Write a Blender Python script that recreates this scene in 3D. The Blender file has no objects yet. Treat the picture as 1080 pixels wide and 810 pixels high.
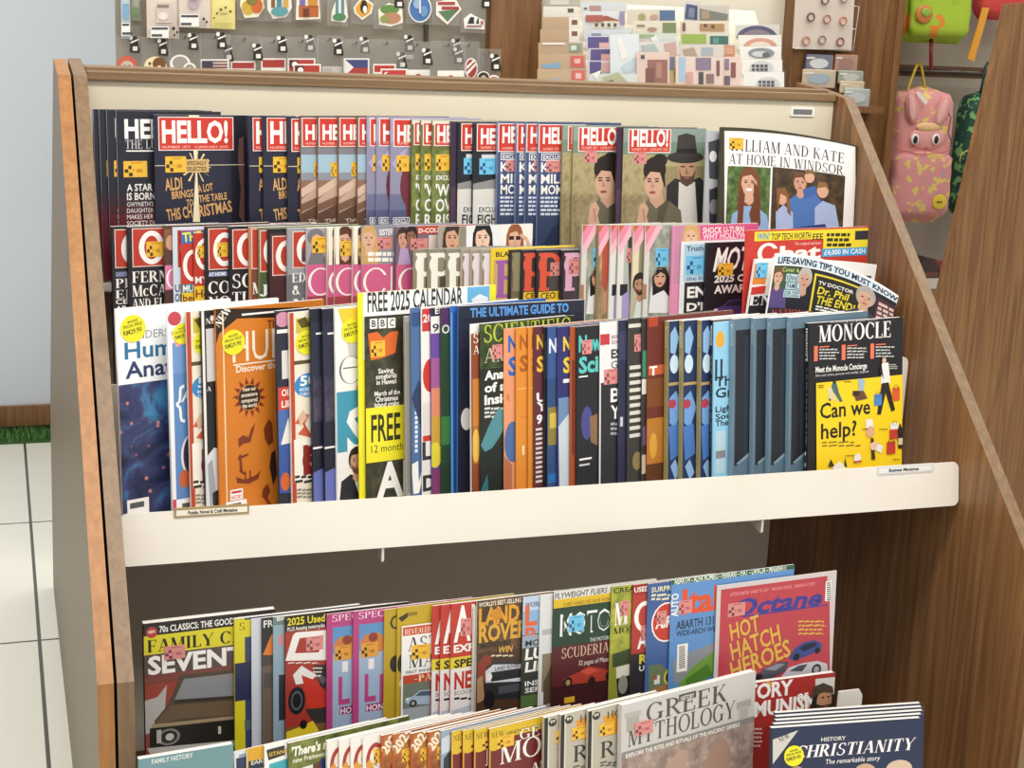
import bpy, math, random
from math import radians, sin, cos, tan, pi
from mathutils import Vector, Matrix
random.seed(7)
scn = bpy.context.scene
col = scn.collection

# ------------------------------------------------------------------ camera
CX, CY, FPX = 540.0, 405.0, 1557.558
EYE = Vector((0, 0, 1.6))
_R = Matrix(((0.9456, -0.0363, 0.3234), (-0.3229, -0.2271, 0.9188), (0.0401, -0.9732, -0.2264)))
_right = Vector((_R[0][0], _R[1][0], _R[2][0])).normalized()
_fwd = Vector((_R[0][2], _R[1][2], _R[2][2])).normalized()
_down = _fwd.cross(_right).normalized()
_right = _down.cross(_fwd).normalized()

def ray(x, y):
    return _right * (x - CX) + _down * (y - CY) + _fwd * FPX
def proj(P):
    d = Vector(P) - EYE
    z = d.dot(_fwd)
    return CX + FPX * d.dot(_right) / z, CY + FPX * d.dot(_down) / z
def onY(x, y, Y):
    r = ray(x, y); return EYE + r * (Y / r.y)
def onX(x, y, X):
    r = ray(x, y); return EYE + r * (X / r.x)
def onZ(x, y, Z):
    r = ray(x, y); return EYE + r * ((Z - EYE.z) / r.z)

cam = bpy.data.cameras.new('camera')
cam.sensor_width = 36.0
cam.lens = FPX / 1080 * 36
cam.clip_start = 0.05
co = bpy.data.objects.new('camera', cam)
col.objects.link(co)
_back = -_fwd; _up = -_down
co.matrix_world = Matrix(((_right.x, _up.x, _back.x, EYE.x), (_right.y, _up.y, _back.y, EYE.y),
                          (_right.z, _up.z, _back.z, EYE.z), (0, 0, 0, 1)))
scn.camera = co

# ------------------------------------------------------------------ materials
def lin(c):
    return c / 12.92 if c <= 0.04045 else ((c + 0.055) / 1.055) ** 2.4
def hexc(h):
    h = h.lstrip('#')
    if len(h) == 3: h = ''.join(c * 2 for c in h)
    return tuple(lin(int(h[i:i + 2], 16) / 255) for i in (0, 2, 4)) + (1,)
MATS = {}
def new_mat(name, rough=0.5):
    m = bpy.data.materials.new(name); m.use_nodes = True
    nt = m.node_tree; b = nt.nodes['Principled BSDF']
    b.inputs['Roughness'].default_value = rough
    return m, nt, b
def ramp_noise(nt, cols, scale, detail=4, stretch=(1, 1, 1), rough=0.6, dist=0.0, lo=0.3, hi=0.7):
    tc = nt.nodes.new('ShaderNodeTexCoord'); mp = nt.nodes.new('ShaderNodeMapping')
    mp.inputs['Scale'].default_value = stretch
    nz = nt.nodes.new('ShaderNodeTexNoise')
    nz.inputs['Scale'].default_value = scale; nz.inputs['Detail'].default_value = detail
    nz.inputs['Roughness'].default_value = rough; nz.inputs['Distortion'].default_value = dist
    rp = nt.nodes.new('ShaderNodeValToRGB')
    nt.links.new(tc.outputs['Object'], mp.inputs['Vector']); nt.links.new(mp.outputs[0], nz.inputs['Vector'])
    nt.links.new(nz.outputs['Fac'], rp.inputs['Fac'])
    n = len(cols); el = rp.color_ramp.elements
    while len(el) < n: el.new(0.5)
    for i, c in enumerate(cols):
        el[i].position = lo + (hi - lo) * i / max(1, n - 1); el[i].color = hexc(c)
    return rp, nz, mp
def M(spec, rough=0.42):
    """a printed or painted colour: 'rrggbb', or 'm:hex,hex,...:scale' for a mottled print"""
    key = (spec, rough)
    if spec == 'nebula': return GAL
    if key in MATS: return MATS[key]
    m, nt, b = new_mat('print_' + spec.replace(':', '_').replace(',', '_'), rough)
    if spec.startswith('m:'):
        _, cs, sc = spec.split(':')
        rp, _, _ = ramp_noise(nt, cs.split(','), float(sc), 5)
        nt.links.new(rp.outputs[0], b.inputs['Base Color'])
    else:
        b.inputs['Base Color'].default_value = hexc(spec)
    MATS[key] = m
    return m
def wood(name, cols, scale=7, stretch=(9, 9, 0.35), rough=0.45, bump=0.05):
    m, nt, b = new_mat(name, rough)
    rp, nz, mp = ramp_noise(nt, cols, scale, 6, stretch, 0.65, 0.6, 0.32, 0.68)
    nt.links.new(rp.outputs[0], b.inputs['Base Color'])
    bp = nt.nodes.new('ShaderNodeBump'); bp.inputs['Strength'].default_value = bump
    bp.inputs['Distance'].default_value = 0.002
    nt.links.new(nz.outputs['Fac'], bp.inputs['Height']); nt.links.new(bp.outputs[0], b.inputs['Normal'])
    return m
W_SIDE = wood('walnut_laminate', ['65452a', '765131', '87603a', '966d44'], 8, (10, 10, .3), .42)
W_EDGE = wood('edge_band_brown', ['6c5338', '795f42', '866b4b'], 8, (9, 9, 1.2))
W_ORANGE = wood('edge_band_orange', ['8d5d2e', '9d6a36', 'a87640'], 8, (9, 9, 1.2))
W_GREY = wood('outer_laminate', ['64543f', '705f49', '7b6952'], 5, (26, 26, .35))
W_RAIL = wood('rail_laminate', ['6a5238', '806545', '907453'], 6, (.4, 9, 9))
W_BACK = wood('shelf_walnut', ['5c3b20', '75502d', '87603a'], 6)
def plain(name, hx, rough=.5, metal=0, var=None, scale=6):
    m, nt, b = new_mat(name, rough)
    if var:
        rp, _, _ = ramp_noise(nt, [hx, var], scale, 4)
        nt.links.new(rp.outputs[0], b.inputs['Base Color'])
    else: b.inputs['Base Color'].default_value = hexc(hx)
    b.inputs['Metallic'].default_value = metal
    return m
CREAM = plain('cream_panel', 'e6dcc4', .5, 0, 'dfd5bb', 3)
LIPW = plain('white_shelf_metal', 'e6e0d6', .4, 0, 'e0d9ce', 4)
BACKG = plain('back_panel_paint', 'e9e3d6', .6, 0, 'e3dccd', 5)
PLATE = plain('white_end_plate', 'ebe6dc', .4)
PLASTIC, _nt, _b = new_mat('clear_plastic_film', .12)
_b.inputs['Base Color'].default_value = hexc('bdbdb8'); _b.inputs['Alpha'].default_value = .15
WRAP = PLASTIC.copy(); WRAP.name = 'card_wrapper_film'; WRAP.node_tree.nodes['Principled BSDF'].inputs['Alpha'].default_value = .05
METAL = plain('dark_metal', '57504a', .35, .7)
# paper block: fine page lines across the thickness
PAGES, nt, b = new_mat('page_edges', .7)
tc = nt.nodes.new('ShaderNodeTexCoord'); wv = nt.nodes.new('ShaderNodeTexWave'); wv.bands_direction = 'Y'
wv.inputs['Scale'].default_value = 260; wv.inputs['Distortion'].default_value = 1.5; wv.inputs['Detail'].default_value = 2
rp = nt.nodes.new('ShaderNodeValToRGB'); rp.color_ramp.elements[0].color = hexc('c4beb4'); rp.color_ramp.elements[1].color = hexc('f2efe9')
nt.links.new(tc.outputs['Object'], wv.inputs['Vector']); nt.links.new(wv.outputs['Fac'], rp.inputs['Fac'])
nt.links.new(rp.outputs[0], b.inputs['Base Color'])
# printed deep-space picture
GAL, nt, b = new_mat('print_nebula', .35)
rp, nz, mp = ramp_noise(nt, ['0c1226', '1b2547', '3a3f6c', '3f86b4', '6a4a74'], 13, 6, (1, 1, 1), .6, .8, .3, .75)
vo = nt.nodes.new('ShaderNodeTexVoronoi'); vo.inputs['Scale'].default_value = 48
nt.links.new(mp.outputs[0], vo.inputs['Vector'])
r2 = nt.nodes.new('ShaderNodeValToRGB'); r2.color_ramp.elements[0].color = (1, 1, 1, 1); r2.color_ramp.elements[0].position = .03
r2.color_ramp.elements[1].color = (0, 0, 0, 1); r2.color_ramp.elements[1].position = .2
mx = nt.nodes.new('ShaderNodeMix'); mx.data_type = 'RGBA'
nt.links.new(vo.outputs['Distance'], r2.inputs['Fac']); nt.links.new(r2.outputs[0], mx.inputs[0])
nt.links.new(rp.outputs[0], mx.inputs[6]); mx.inputs[7].default_value = hexc('e89a8c')
nt.links.new(mx.outputs[2], b.inputs['Base Color'])
MATS[('nebula', .42)] = GAL

# ------------------------------------------------------------------ object helpers
def link(name, mesh, parent=None, loc=None):
    o = bpy.data.objects.new(name, mesh); col.objects.link(o)
    if parent is not None: o.parent = parent
    if loc is not None: o.location = loc
    return o
def tag(o, label=None, cat=None, group=None, kind=None):
    if label: o['label'] = label
    if cat: o['category'] = cat
    if group: o['group'] = group
    if kind: o['kind'] = kind
    return o
def thing(name, label, cat, loc=(0, 0, 0), group=None):
    o = link(name, None, None, loc); o.empty_display_size = .05
    return tag(o, label, cat, group)
class MB:
    """collects polygons with materials, built as one mesh object"""
    def __init__(s): s.v = []; s.f = []; s.m = []; s.mats = []; s.sm = []
    def mi(s, mat):
        if mat not in s.mats: s.mats.append(mat)
        return s.mats.index(mat)
    def poly(s, pts, mat, smooth=False):
        n = len(s.v); s.v.extend([tuple(p) for p in pts]); s.f.append(tuple(range(n, n + len(pts)))); s.m.append(s.mi(mat)); s.sm.append(smooth)
    def add(s, vs, fs, mat, smooth=False):
        n = len(s.v); s.v.extend([tuple(p) for p in vs]); k = s.mi(mat)
        for f in fs: s.f.append(tuple(i + n for i in f)); s.m.append(k); s.sm.append(smooth)
    def box(s, a, b, mat):
        x0, y0, z0 = a; x1, y1, z1 = b
        vs = [(x0, y0, z0), (x1, y0, z0), (x1, y1, z0), (x0, y1, z0), (x0, y0, z1), (x1, y0, z1), (x1, y1, z1), (x0, y1, z1)]
        s.add(vs, [(0, 3, 2, 1), (4, 5, 6, 7), (0, 1, 5, 4), (1, 2, 6, 5), (2, 3, 7, 6), (3, 0, 4, 7)], mat)
    def prism(s, pts, d, mat, mat_side=None):
        """planar polygon pts (3D) extruded by vector d"""
        n = len(pts); P = [Vector(p) for p in pts]; Q = [p + Vector(d) for p in P]
        s.poly(P, mat); s.poly(Q[::-1], mat)
        for i in range(n):
            j = (i + 1) % n; s.poly([P[i], P[j], Q[j], Q[i]], mat_side or mat)
    def tube(s, pts, r, mat, n=8):
        P = [Vector(p) for p in pts]; rings = []
        for i, p in enumerate(P):
            t = (P[min(i + 1, len(P) - 1)] - P[max(i - 1, 0)]).normalized()
            a = t.cross(Vector((0, 0, 1)))
            if a.length < .1: a = t.cross(Vector((1, 0, 0)))
            a.normalize(); c = t.cross(a)
            rings.append([p + (a * cos(2 * pi * k / n) + c * sin(2 * pi * k / n)) * r for k in range(n)])
        vs = [q for R in rings for q in R]; fs = []
        for i in range(len(P) - 1):
            for k in range(n):
                k2 = (k + 1) % n; fs.append((i * n + k, i * n + k2, (i + 1) * n + k2, (i + 1) * n + k))
        fs.append(tuple(range(n))[::-1]); fs.append(tuple(range((len(P) - 1) * n, len(P) * n)))
        s.add(vs, fs, mat, True)
    def mesh(s, name):
        me = bpy.data.meshes.new(name); me.from_pydata(s.v, [], s.f)
        for m in s.mats: me.materials.append(m)
        me.polygons.foreach_set('material_index', s.m); me.polygons.foreach_set('use_smooth', s.sm)
        me.update(); return me
    def build(s, name, parent=None, loc=None): return link(name, s.mesh(name), parent, loc)

# ------------------------------------------------------------------ lettering
_tc = {}
def text_polys(txt, bold):
    k = (txt, bold)
    if k in _tc: return _tc[k]
    cu = bpy.data.curves.new('lettering', 'FONT'); cu.body = txt; cu.size = 1.0
    cu.offset = bold; cu.resolution_u = 2; cu.fill_mode = 'FRONT' if hasattr(cu, 'fill_mode') else cu.fill_mode
    ob = bpy.data.objects.new('lettering', cu); col.objects.link(ob)
    me = bpy.data.meshes.new_from_object(ob)
    out = [[(me.vertices[i].co.x, me.vertices[i].co.y) for i in p.vertices] for p in me.polygons]
    bpy.data.objects.remove(ob); bpy.data.curves.remove(cu); bpy.data.meshes.remove(me)
    _tc[k] = out
    return out
def bounds(ps):
    xs = [q[0] for p in ps for q in p]; ys = [q[1] for p in ps for q in p]
    return min(xs), min(ys), max(xs), max(ys)
CAPH = None
def sans(txt, bold=.02):
    global CAPH
    if CAPH is None:
        b = bounds(text_polys('H', 0)); CAPH = b[3] - b[1]
    ps = text_polys(txt, bold)
    if not ps: return [], 0
    b = bounds(ps)
    return [[((x - b[0]) / CAPH, y / CAPH) for x, y in p] for p in ps], (b[2] - b[0]) / CAPH
# a small roman (serif) alphabet drawn from stems, hairlines and bowls
def _serif(ch, TH=.17, TN=.055):
    o = []
    def rc(x0, y0, x1, y1): o.append([(x0, y0), (x1, y0), (x1, y1), (x0, y1)])
    def st(x, y0=0, y1=1, t=TH, s=3):
        rc(x - t / 2, y0, x + t / 2, y1); e = max(t * .5 + .07, .1)
        if s & 1: rc(x - e, y0, x + e, y0 + .045)
        if s & 2: rc(x - e, y1 - .045, x + e, y1)
    def hr(x0, x1, y): rc(x0, y - TN / 2, x1, y + TN / 2)
    def dg(x0, y0, x1, y1, t): o.append([(x0 - t / 2, y0), (x0 + t / 2, y0), (x1 + t / 2, y1), (x1 - t / 2, y1)])
    def fo(x, y): rc(x - .1, y - .022, x + .1, y + .022)
    def ar(cx, cy, rx, ry, a0=0, a1=360, th=TH, tn=TN):
        n = max(6, int(abs(a1 - a0) / 18))
        for i in range(n):
            q = []
            for a in (a0 + (a1 - a0) * i / n, a0 + (a1 - a0) * (i + 1) / n):
                a = radians(a); q.append(((cx + rx * cos(a), cy + ry * sin(a)), (cx + (rx - th) * cos(a), cy + (ry - tn) * sin(a))))
            o.append([q[0][0], q[1][0], q[1][1], q[0][1]])
    w = .8
    if ch == 'A': dg(.12, 0, .4, 1, TN); dg(.72, 0, .44, 1, TH); hr(.22, .6, .33); fo(.12, .02); fo(.72, .02); w = .86
    elif ch == 'B': st(.16); ar(.3, .75, .33, .25, -90, 90); ar(.3, .26, .38, .27, -90, 90); hr(.16, .32, .975); hr(.16, .32, .5); hr(.16, .32, .025); w = .74
    elif ch == 'C': ar(.44, .5, .42, .52, 42, 318); rc(.7, .68, .76, .95); w = .82
    elif ch == 'D': st(.16); ar(.3, .5, .46, .5, -90, 90); hr(.16, .32, .975); hr(.16, .32, .025); w = .84
    elif ch == 'E': st(.16); hr(.1, .62, .975); hr(.1, .5, .52); hr(.1, .64, .025); rc(.56, .78, .62, 1); rc(.58, 0, .64, .24); rc(.46, .4, .5, .64); w = .7
    elif ch == 'F': st(.16); hr(.1, .62, .975); hr(.1, .5, .5); rc(.56, .76, .62, 1); rc(.46, .38, .5, .62); w = .68
    elif ch == 'G': ar(.44, .5, .42, .52, 42, 320); st(.7, 0.05, .42, TH, 2); rc(.68, .72, .74, .95); w = .88
    elif ch == 'H': st(.16); st(.68); hr(.16, .68, .52); w = .86
    elif ch == 'I': st(.2); w = .42
    elif ch == 'J': st(.3, .1, 1, TH, 2); ar(.16, .14, .225, .2, 180, 360); w = .46
    elif ch == 'K': st(.16); dg(.24, .42, .62, 1, TN); dg(.66, 0, .36, .58, TH); fo(.6, .98); fo(.66, .02); w = .8
    elif ch == 'L': st(.16); hr(.1, .62, .025); rc(.56, 0, .62, .26); w = .66
    elif ch == 'M': st(.12, 0, 1, TN); st(.86); dg(.46, 0, .16, 1, TH); dg(.46, 0, .82, 1, TN); w = 1.02
    elif ch == 'N': st(.14, 0, 1, TN); st(.7, 0, 1, TN, 2); dg(.66, 0, .18, 1, TH); w = .86
    elif ch == 'O': ar(.46, .5, .44, .52); w = .92
    elif ch == 'P': st(.16); ar(.3, .73, .36, .27, -90, 90); hr(.16, .32, .975); hr(.16, .32, .48); w = .7
    elif ch == 'Q': ar(.46, .5, .44, .52); dg(.78, -.2, .46, .12, TH); w = .92
    elif ch == 'R': st(.16); ar(.3, .74, .35, .26, -90, 90); hr(.16, .32, .975); hr(.16, .32, .5); dg(.7, 0, .38, .5, TH); fo(.7, .02); w = .8
    elif ch == 'S': ar(.34, .75, .27, .26, 30, 270, .13); ar(.34, .25, .3, .27, -150, 90, .13); rc(.53, .74, .58, .96); rc(.06, .04, .11, .28); w = .68
    elif ch == 'T': st(.38, 0, 1, TH, 1); hr(.04, .72, .975); rc(.04, .75, .09, 1); rc(.67, .75, .72, 1); w = .78
    elif ch == 'U': st(.16, .28, 1, TH, 2); st(.68, .28, 1, TN, 2); ar(.4, .3, .325, .32, 180, 360, .13); w = .84
    elif ch == 'V': dg(.42, 0, .14, 1, TH); dg(.46, 0, .74, 1, TN); fo(.14, .98); fo(.74, .98); w = .86
    elif ch == 'W': dg(.34, 0, .12, 1, TH); dg(.37, 0, .56, 1, TN); dg(.8, 0, .56, 1, TH); dg(.83, 0, 1.04, 1, TN); fo(.12, .98); fo(1.04, .98); w = 1.14
    elif ch == 'X': dg(.68, 0, .14, 1, TH); dg(.12, 0, .68, 1, TN); w = .8
    elif ch == 'Y': st(.42, 0, .46, TH, 1); dg(.4, .44, .14, 1, TH); dg(.44, .44, .74, 1, TN); fo(.14, .98); fo(.74, .98); w = .84
    elif ch == 'Z': hr(.06, .66, .975); hr(.06, .68, .025); dg(.12, 0, .6, 1, TH); w = .74
    elif ch == 'c': ar(.34, .34, .32, .36, 42, 318); w = .62
    elif ch == '&': ar(.36, .76, .22, .24); ar(.34, .28, .32, .3); dg(.76, 0, .3, .8, .12); w = .86
    elif ch == '.': rc(.05, 0, .2, .15); w = .3
    elif ch == "'": rc(.08, .7, .18, 1); w = .28
    elif ch == '-': rc(.05, .38, .4, .46); w = .48
    else: w = .35
    return o, w
def roman(txt, th=.17):
    x = 0; out = []
    for ch in txt:
        o, w = _serif(ch, th)
        out += [[(px + x, py) for px, py in p] for p in o]; x += w + .04
    return out, x
# ------------------------------------------------------------------ magazines
T0 = .008                                    # thickness of a prototype copy
def clip_poly(P, x0, y0, x1, y1):
    for ax, lim, sg in ((0, x0, 1), (0, x1, -1), (1, y0, 1), (1, y1, -1)):
        if not P: return P
        out = []
        for i in range(len(P)):
            a = P[i - 1]; b = P[i]
            ia = (a[ax] - lim) * sg >= 0; ib = (b[ax] - lim) * sg >= 0
            if ia != ib:
                k = (lim - a[ax]) / (b[ax] - a[ax])
                out.append((a[0] + (b[0] - a[0]) * k, a[1] + (b[1] - a[1]) * k))
            if ib: out.append(b)
        P = out
    return P

# print elements (positions measured off the photograph, turned into cover millimetres below)
def r(x0, y0, x1, y1, c): return [('r', x0, y0, x1, y1, c)]
def band(y0, y1, c): return [('band', y0, y1, c)]
def side(x1, c): return [('side', x1, c)]
def p(c, *pts): return [('p', pts, c)]
def e(x, y, rx, ry, c, n=18): return [('e', x, y, rx, ry, c, n)]
def ring(x, y, rx, ry, c, k=.62): return [('ring', x, y, rx, ry, c, k)]
def t(x, y, h, txt, c, w=None, f='b', rot=0, sk=0): return [('t', x, y, h, txt, c, w, f, rot, sk)]
def k(x0, y0, x1, y1, kind='y'): return [('k', x0, y0, x1, y1, kind)]
def rnd(x, y, rad): return [('n', x, y, rad)]
def lines(x, y0, y1, n, w, c, h=None):
    """small rows of unreadable print"""
    o = []; rr = random.Random(int(x * 7 + y0 * 13)); d = (y1 - y0) / n
    for i in range(n):
        xx = x; end = x + w * rr.uniform(.7, 1)
        while xx < end:
            l = w * rr.uniform(.09, .26); o += r(xx, y0 + d * i, min(xx + l, end), y0 + d * i + (h or d * .55), c); xx += l + w * .035
    return o
def face(x, y, rx, ry, skin, hair, top=None, long=0, beard=None, lips='a8544c'):
    o = []
    if long: o += p(hair, (x - rx * 1.35, y - ry * .5), (x + rx * 1.35, y - ry * .5), (x + rx * 1.6, y + ry * long), (x - rx * 1.6, y + ry * long))
    o += e(x, y - ry * .25, rx * 1.3, ry * 1.15, hair)
    if top: o += p(top, (x - rx * .6, y + ry * 1.2), (x + rx * .6, y + ry * 1.2), (x + rx * 2.3, y + ry * 1.9), (x + rx * 2.7, y + ry * 4), (x - rx * 2.7, y + ry * 4), (x - rx * 2.3, y + ry * 1.9))
    o += p(skin, (x - rx * .45, y + ry * .5), (x + rx * .45, y + ry * .5), (x + rx * .6, y + ry * 1.5), (x, y + ry * 1.8), (x - rx * .6, y + ry * 1.5))
    o += e(x, y, rx, ry, skin)
    if beard: o += p(beard, (x - rx * .95, y + ry * .1), (x - rx * .5, y + ry * .45), (x + rx * .5, y + ry * .45), (x + rx * .95, y + ry * .1), (x + rx * .6, y + ry * .9), (x, y + ry * 1.1), (x - rx * .6, y + ry * .9))
    o += p(hair, (x - rx * 1.05, y - ry * .1), (x - rx * .8, y - ry * .55), (x + rx * .3, y - ry * .72), (x + rx * 1.05, y - ry * .1), (x + rx * 1.0, y - ry * 1.02), (x, y - ry * 1.2), (x - rx, y - ry * 1.0))
    for s in (-1, 1):
        o += e(x + s * rx * .42, y - ry * .1, rx * .2, ry * .07, '2c1f1c', 8)
        o += r(x + s * rx * .42 - rx * .25, y - ry * .29, x + s * rx * .42 + rx * .25, y - ry * .23, hair)
    o += p('b98a72', (x - rx * .05, y - ry * .05), (x + rx * .16, y + ry * .3), (x - rx * .14, y + ry * .3))
    o += e(x, y + ry * .55, rx * .36, ry * .09, lips, 10)
    return o
def car(x0, y0, x1, y1, body, glass='2a3038', dark='14161a'):
    w = x1 - x0; h = y1 - y0
    q = lambda *a: [(x0 + u * w, y0 + v * h) for u, v in a]
    o = p(body, *q((0, .72), (.03, .5), (.2, .38), (.36, .06), (.66, 0), (.84, .3), (1, .42), (1, .74), (.9, .82), (.1, .84)))
    o += p(glass, *q((.25, .38), (.38, .12), (.64, .07), (.78, .32)))
    for u in (.2, .8):
        o += e(x0 + u * w, y0 + .78 * h, .095 * w, .2 * h, dark) + e(x0 + u * w, y0 + .78 * h, .05 * w, .11 * h, '9a9ea4', 10)
    o += r(x0 + .02 * w, y0 + .52 * h, x0 + .1 * w, y0 + .6 * h, 'f4f0dc')
    return o

def sx(els, d):
    o = []
    for E in els:
        if E[0] in 'rk': o.append((E[0], E[1] + d, E[2], E[3] + d) + E[4:])
        elif E[0] == 'p': o.append(('p', tuple((x + d, y) for x, y in E[1]), E[2]))
        elif E[0] == 'band': o.append(E)
        else: o.append((E[0], E[1] + d) + E[2:])
    return o
DES = {}
class Des: pass
def D(name, desc, base, els=(), w=.21, spine=None, bend=None, cat='magazine', kind='magazine', tn=.006, sptext=None, rough=.38, back=None):
    d = Des(); d.name = name; d.desc = desc; d.base = base; d.els = sum([list(q) for q in els], []) if els and isinstance(els[0], list) else list(els)
    d.w = w; d.spine = spine or base; d.bend = bend; d.cat = cat; d.kind = kind; d.tn = tn; d.proto = None; d.sptext = sptext; d.rough = rough
    DES[name] = d
STK = {'y': ('e9b93c', '4a3210', 'c98a24'), 'p': ('d58b86', '6e3b44', 'b4646a'), 'c': ('6fc0e4', '274c74', '4b9bc8'), 'o': ('d99a3a', '3f2a12', 'b5702c'), 'k': ('6a4a50', '2c2024', '8a646a')}

def uvs(en, x, y):
    """photograph point -> (across, down from the top edge) on this cover, in metres"""
    d = ray(x, y); n = en['n']
    q = EYE + d * ((en['B'] - EYE).dot(n) / d.dot(n)) - en['B']
    return q.dot(en['w_']), en['h'] - q.dot(en['up'])

def hscale(en, a):
    P = en['B'] + en['w_'] * a[0] + en['up'] * (en['h'] - a[1])
    return (proj(P + en['w_'] * .02)[0] - proj(P)[0]) / .02
def bevel_slab(mb, w, h, T, mf, ms, mback, NX, bend):
    c = .0007; th = .00035
    prof = [(w * (1 - i / NX), 0) for i in range(NX)] + [(c, 0), (0, c), (0, T - c), (c, T)] + [(w * (i + 1) / NX, T) for i in range(NX)]
    inn = [(w * (1 - i / NX), th) for i in range(NX)] + [(c + th, th), (th, c + th), (th, T - c - th), (c + th, T - th)] + [(w * (i + 1) / NX, T - th) for i in range(NX)]
    n = len(prof)
    for i in range(n - 1):
        m = mf if i < NX else (ms if i < NX + 3 else mback)
        a, b2 = prof[i], prof[i + 1]; ai, bi = inn[i], inn[i + 1]
        mb.poly([(a[0], a[1], 0), (a[0], a[1], h), (b2[0], b2[1], h), (b2[0], b2[1], 0)], m)
        mb.poly([(ai[0], ai[1], 0), (bi[0], bi[1], 0), (bi[0], bi[1], h), (ai[0], ai[1], h)], M('e9e6e0'))
        for z in (0, h): mb.poly([(a[0], a[1], z), (b2[0], b2[1], z), (bi[0], bi[1], z), (ai[0], ai[1], z)], M('e9e6e0'))
    for i in (0, n - 1):
        mb.poly([(prof[i][0], prof[i][1], 0), (inn[i][0], inn[i][1], 0), (inn[i][0], inn[i][1], h), (prof[i][0], prof[i][1], h)], M('e9e6e0'))

def build_proto(d, en):
    w, h = d.w, en['h']
    root = link('magazine' if d.kind == 'magazine' else d.kind, None); root.empty_display_size = .05
    NX = 14 if d.bend else 1
    # pages
    pg = MB(); x0, x1, y0, y1, z0, z1 = .0012, w - .0014, .0005, T0 - .0005, .0008, h - .0009
    for i in range(NX):
        a = x0 + (x1 - x0) * i / NX; b2 = x0 + (x1 - x0) * (i + 1) / NX
        pg.poly([(a, y0, z0), (b2, y0, z0), (b2, y0, z1), (a, y0, z1)], PAGES); pg.poly([(a, y1, z0), (a, y1, z1), (b2, y1, z1), (b2, y1, z0)], PAGES)
        pg.poly([(a, y0, z1), (b2, y0, z1), (b2, y1, z1), (a, y1, z1)], PAGES); pg.poly([(a, y0, z0), (a, y1, z0), (b2, y1, z0), (b2, y0, z0)], PAGES)
    pg.poly([(x0, y0, z0), (x0, y0, z1), (x0, y1, z1), (x0, y1, z0)], PAGES); pg.poly([(x1, y0, z0), (x1, y1, z0), (x1, y1, z1), (x1, y0, z1)], PAGES)
    cv = MB(); R_ = d.rough
    bevel_slab(cv, w, h, T0, M(d.base, R_), M(d.spine, R_), M(d.base if not d.base.startswith('m:') else 'cfc8bc', R_), NX, d.bend)
    layer = [0]; kids = []
    hsc = lambda a: hscale(en, a)
    pv = en['pxm']                                # photo pixels per metre, downwards
    def put(poly, c, raw=None):
        P = clip_poly(poly, .0004, .0004, w - .0004, h - .0004)
        if len(P) < 3: return
        off = -.00015 - .00002 * layer[0]
        strips = [P]
        if d.bend:
            strips = [clip_poly(P, w * i / NX, -1, w * (i + 1) / NX, 9) for i in range(NX)]
        for q in strips:
            if len(q) < 3: continue
            a = sum(q[i - 1][0] * q[i][1] - q[i][0] * q[i - 1][1] for i in range(len(q)))
            if abs(a) < 1e-11: continue
            if a < 0: q = q[::-1]
            cv.poly([(x, off, h - y) for x, y in q][::-1], M(c, R_))
    def ell(cx, cy, rx, ry, n=18, a0=0): return [(cx + rx * cos(2 * pi * i / n + a0), cy + ry * sin(2 * pi * i / n + a0)) for i in range(n)]
    def textpolys(x, y, hc, txt, wm, f, rot, sk):
        ps, tw = (roman(txt, .2 if 'B' in f else .15) if f[0] == 'f' else sans(txt, .0 if f == 'n' else (.035 if f == 'x' else .02)))
        sx = hc * (.62 if f == 'c' else .9)
        if wm and tw: sx = wm / tw
        o = []
        for q in ps:
            qq = []
            for px, py in q:
                X = px * sx + py * hc * sk; Y = py * hc
                qq.append((x + X * cos(rot) - Y * sin(rot), y - X * sin(rot) - Y * cos(rot)))
            o.append(qq)
        return o
    for E_ in d.els:
        layer[0] += 1; kd = E_[0]
        if kd == 'r':
            a = uvs(en, E_[1], E_[2]); b2 = (uvs(en, E_[3], E_[2])[0], uvs(en, E_[1], E_[4])[1]); put([(a[0], a[1]), (b2[0], a[1]), (b2[0], b2[1]), (a[0], b2[1])], E_[5])
        elif kd == 'band':
            a = uvs(en, en['x'], E_[1])[1]; b2 = uvs(en, en['x'], E_[2])[1]
            if E_[2] > 2000: b2 = h
            put([(0, a), (w, a), (w, b2), (0, b2)], E_[3])
        elif kd == 'side':
            a = uvs(en, E_[1], en['y'])[0]; put([(0, 0), (a, 0), (a, h), (0, h)], E_[2])
        elif kd == 'p': put([uvs(en, *q) for q in E_[1]], E_[2])
        elif kd == 'e':
            c = uvs(en, E_[1], E_[2]); rx = E_[3] / hsc(c); put(ell(c[0], c[1], rx, E_[4] / pv, E_[6]), E_[5])
        elif kd == 'ring':
            c = uvs(en, E_[1], E_[2]); rx = E_[3] / hsc(c); ry = E_[4] / pv; K = E_[6]
            A = ell(c[0], c[1], rx, ry, 24); B_ = ell(c[0], c[1], rx * K, ry * (K + .12), 24)
            for i in range(24): put([A[i - 1], A[i], B_[i], B_[i - 1]], E_[5])
        elif kd == 't':
            _, x, y, hc, txt, c, wpx, f, rot, sk = E_
            a = uvs(en, x, y); wm = None
            if wpx: wm = wpx / hsc(a)
            for q in textpolys(a[0], a[1], hc / pv, txt, wm, f, radians(rot), sk): put(q, c)
        elif kd in 'kn': kids.append(E_)
    if d.sptext:
        for i, (txt, f0, f1, c) in enumerate(d.sptext):
            ps, tw = sans(txt, .01); L = (f1 - f0) * h; s = T0 * .5
            for q in ps: cv.poly([(-.00025, T0 * .25 + py * s, h - f0 * h - px * L / tw) for px, py in q], M(c))
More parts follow.
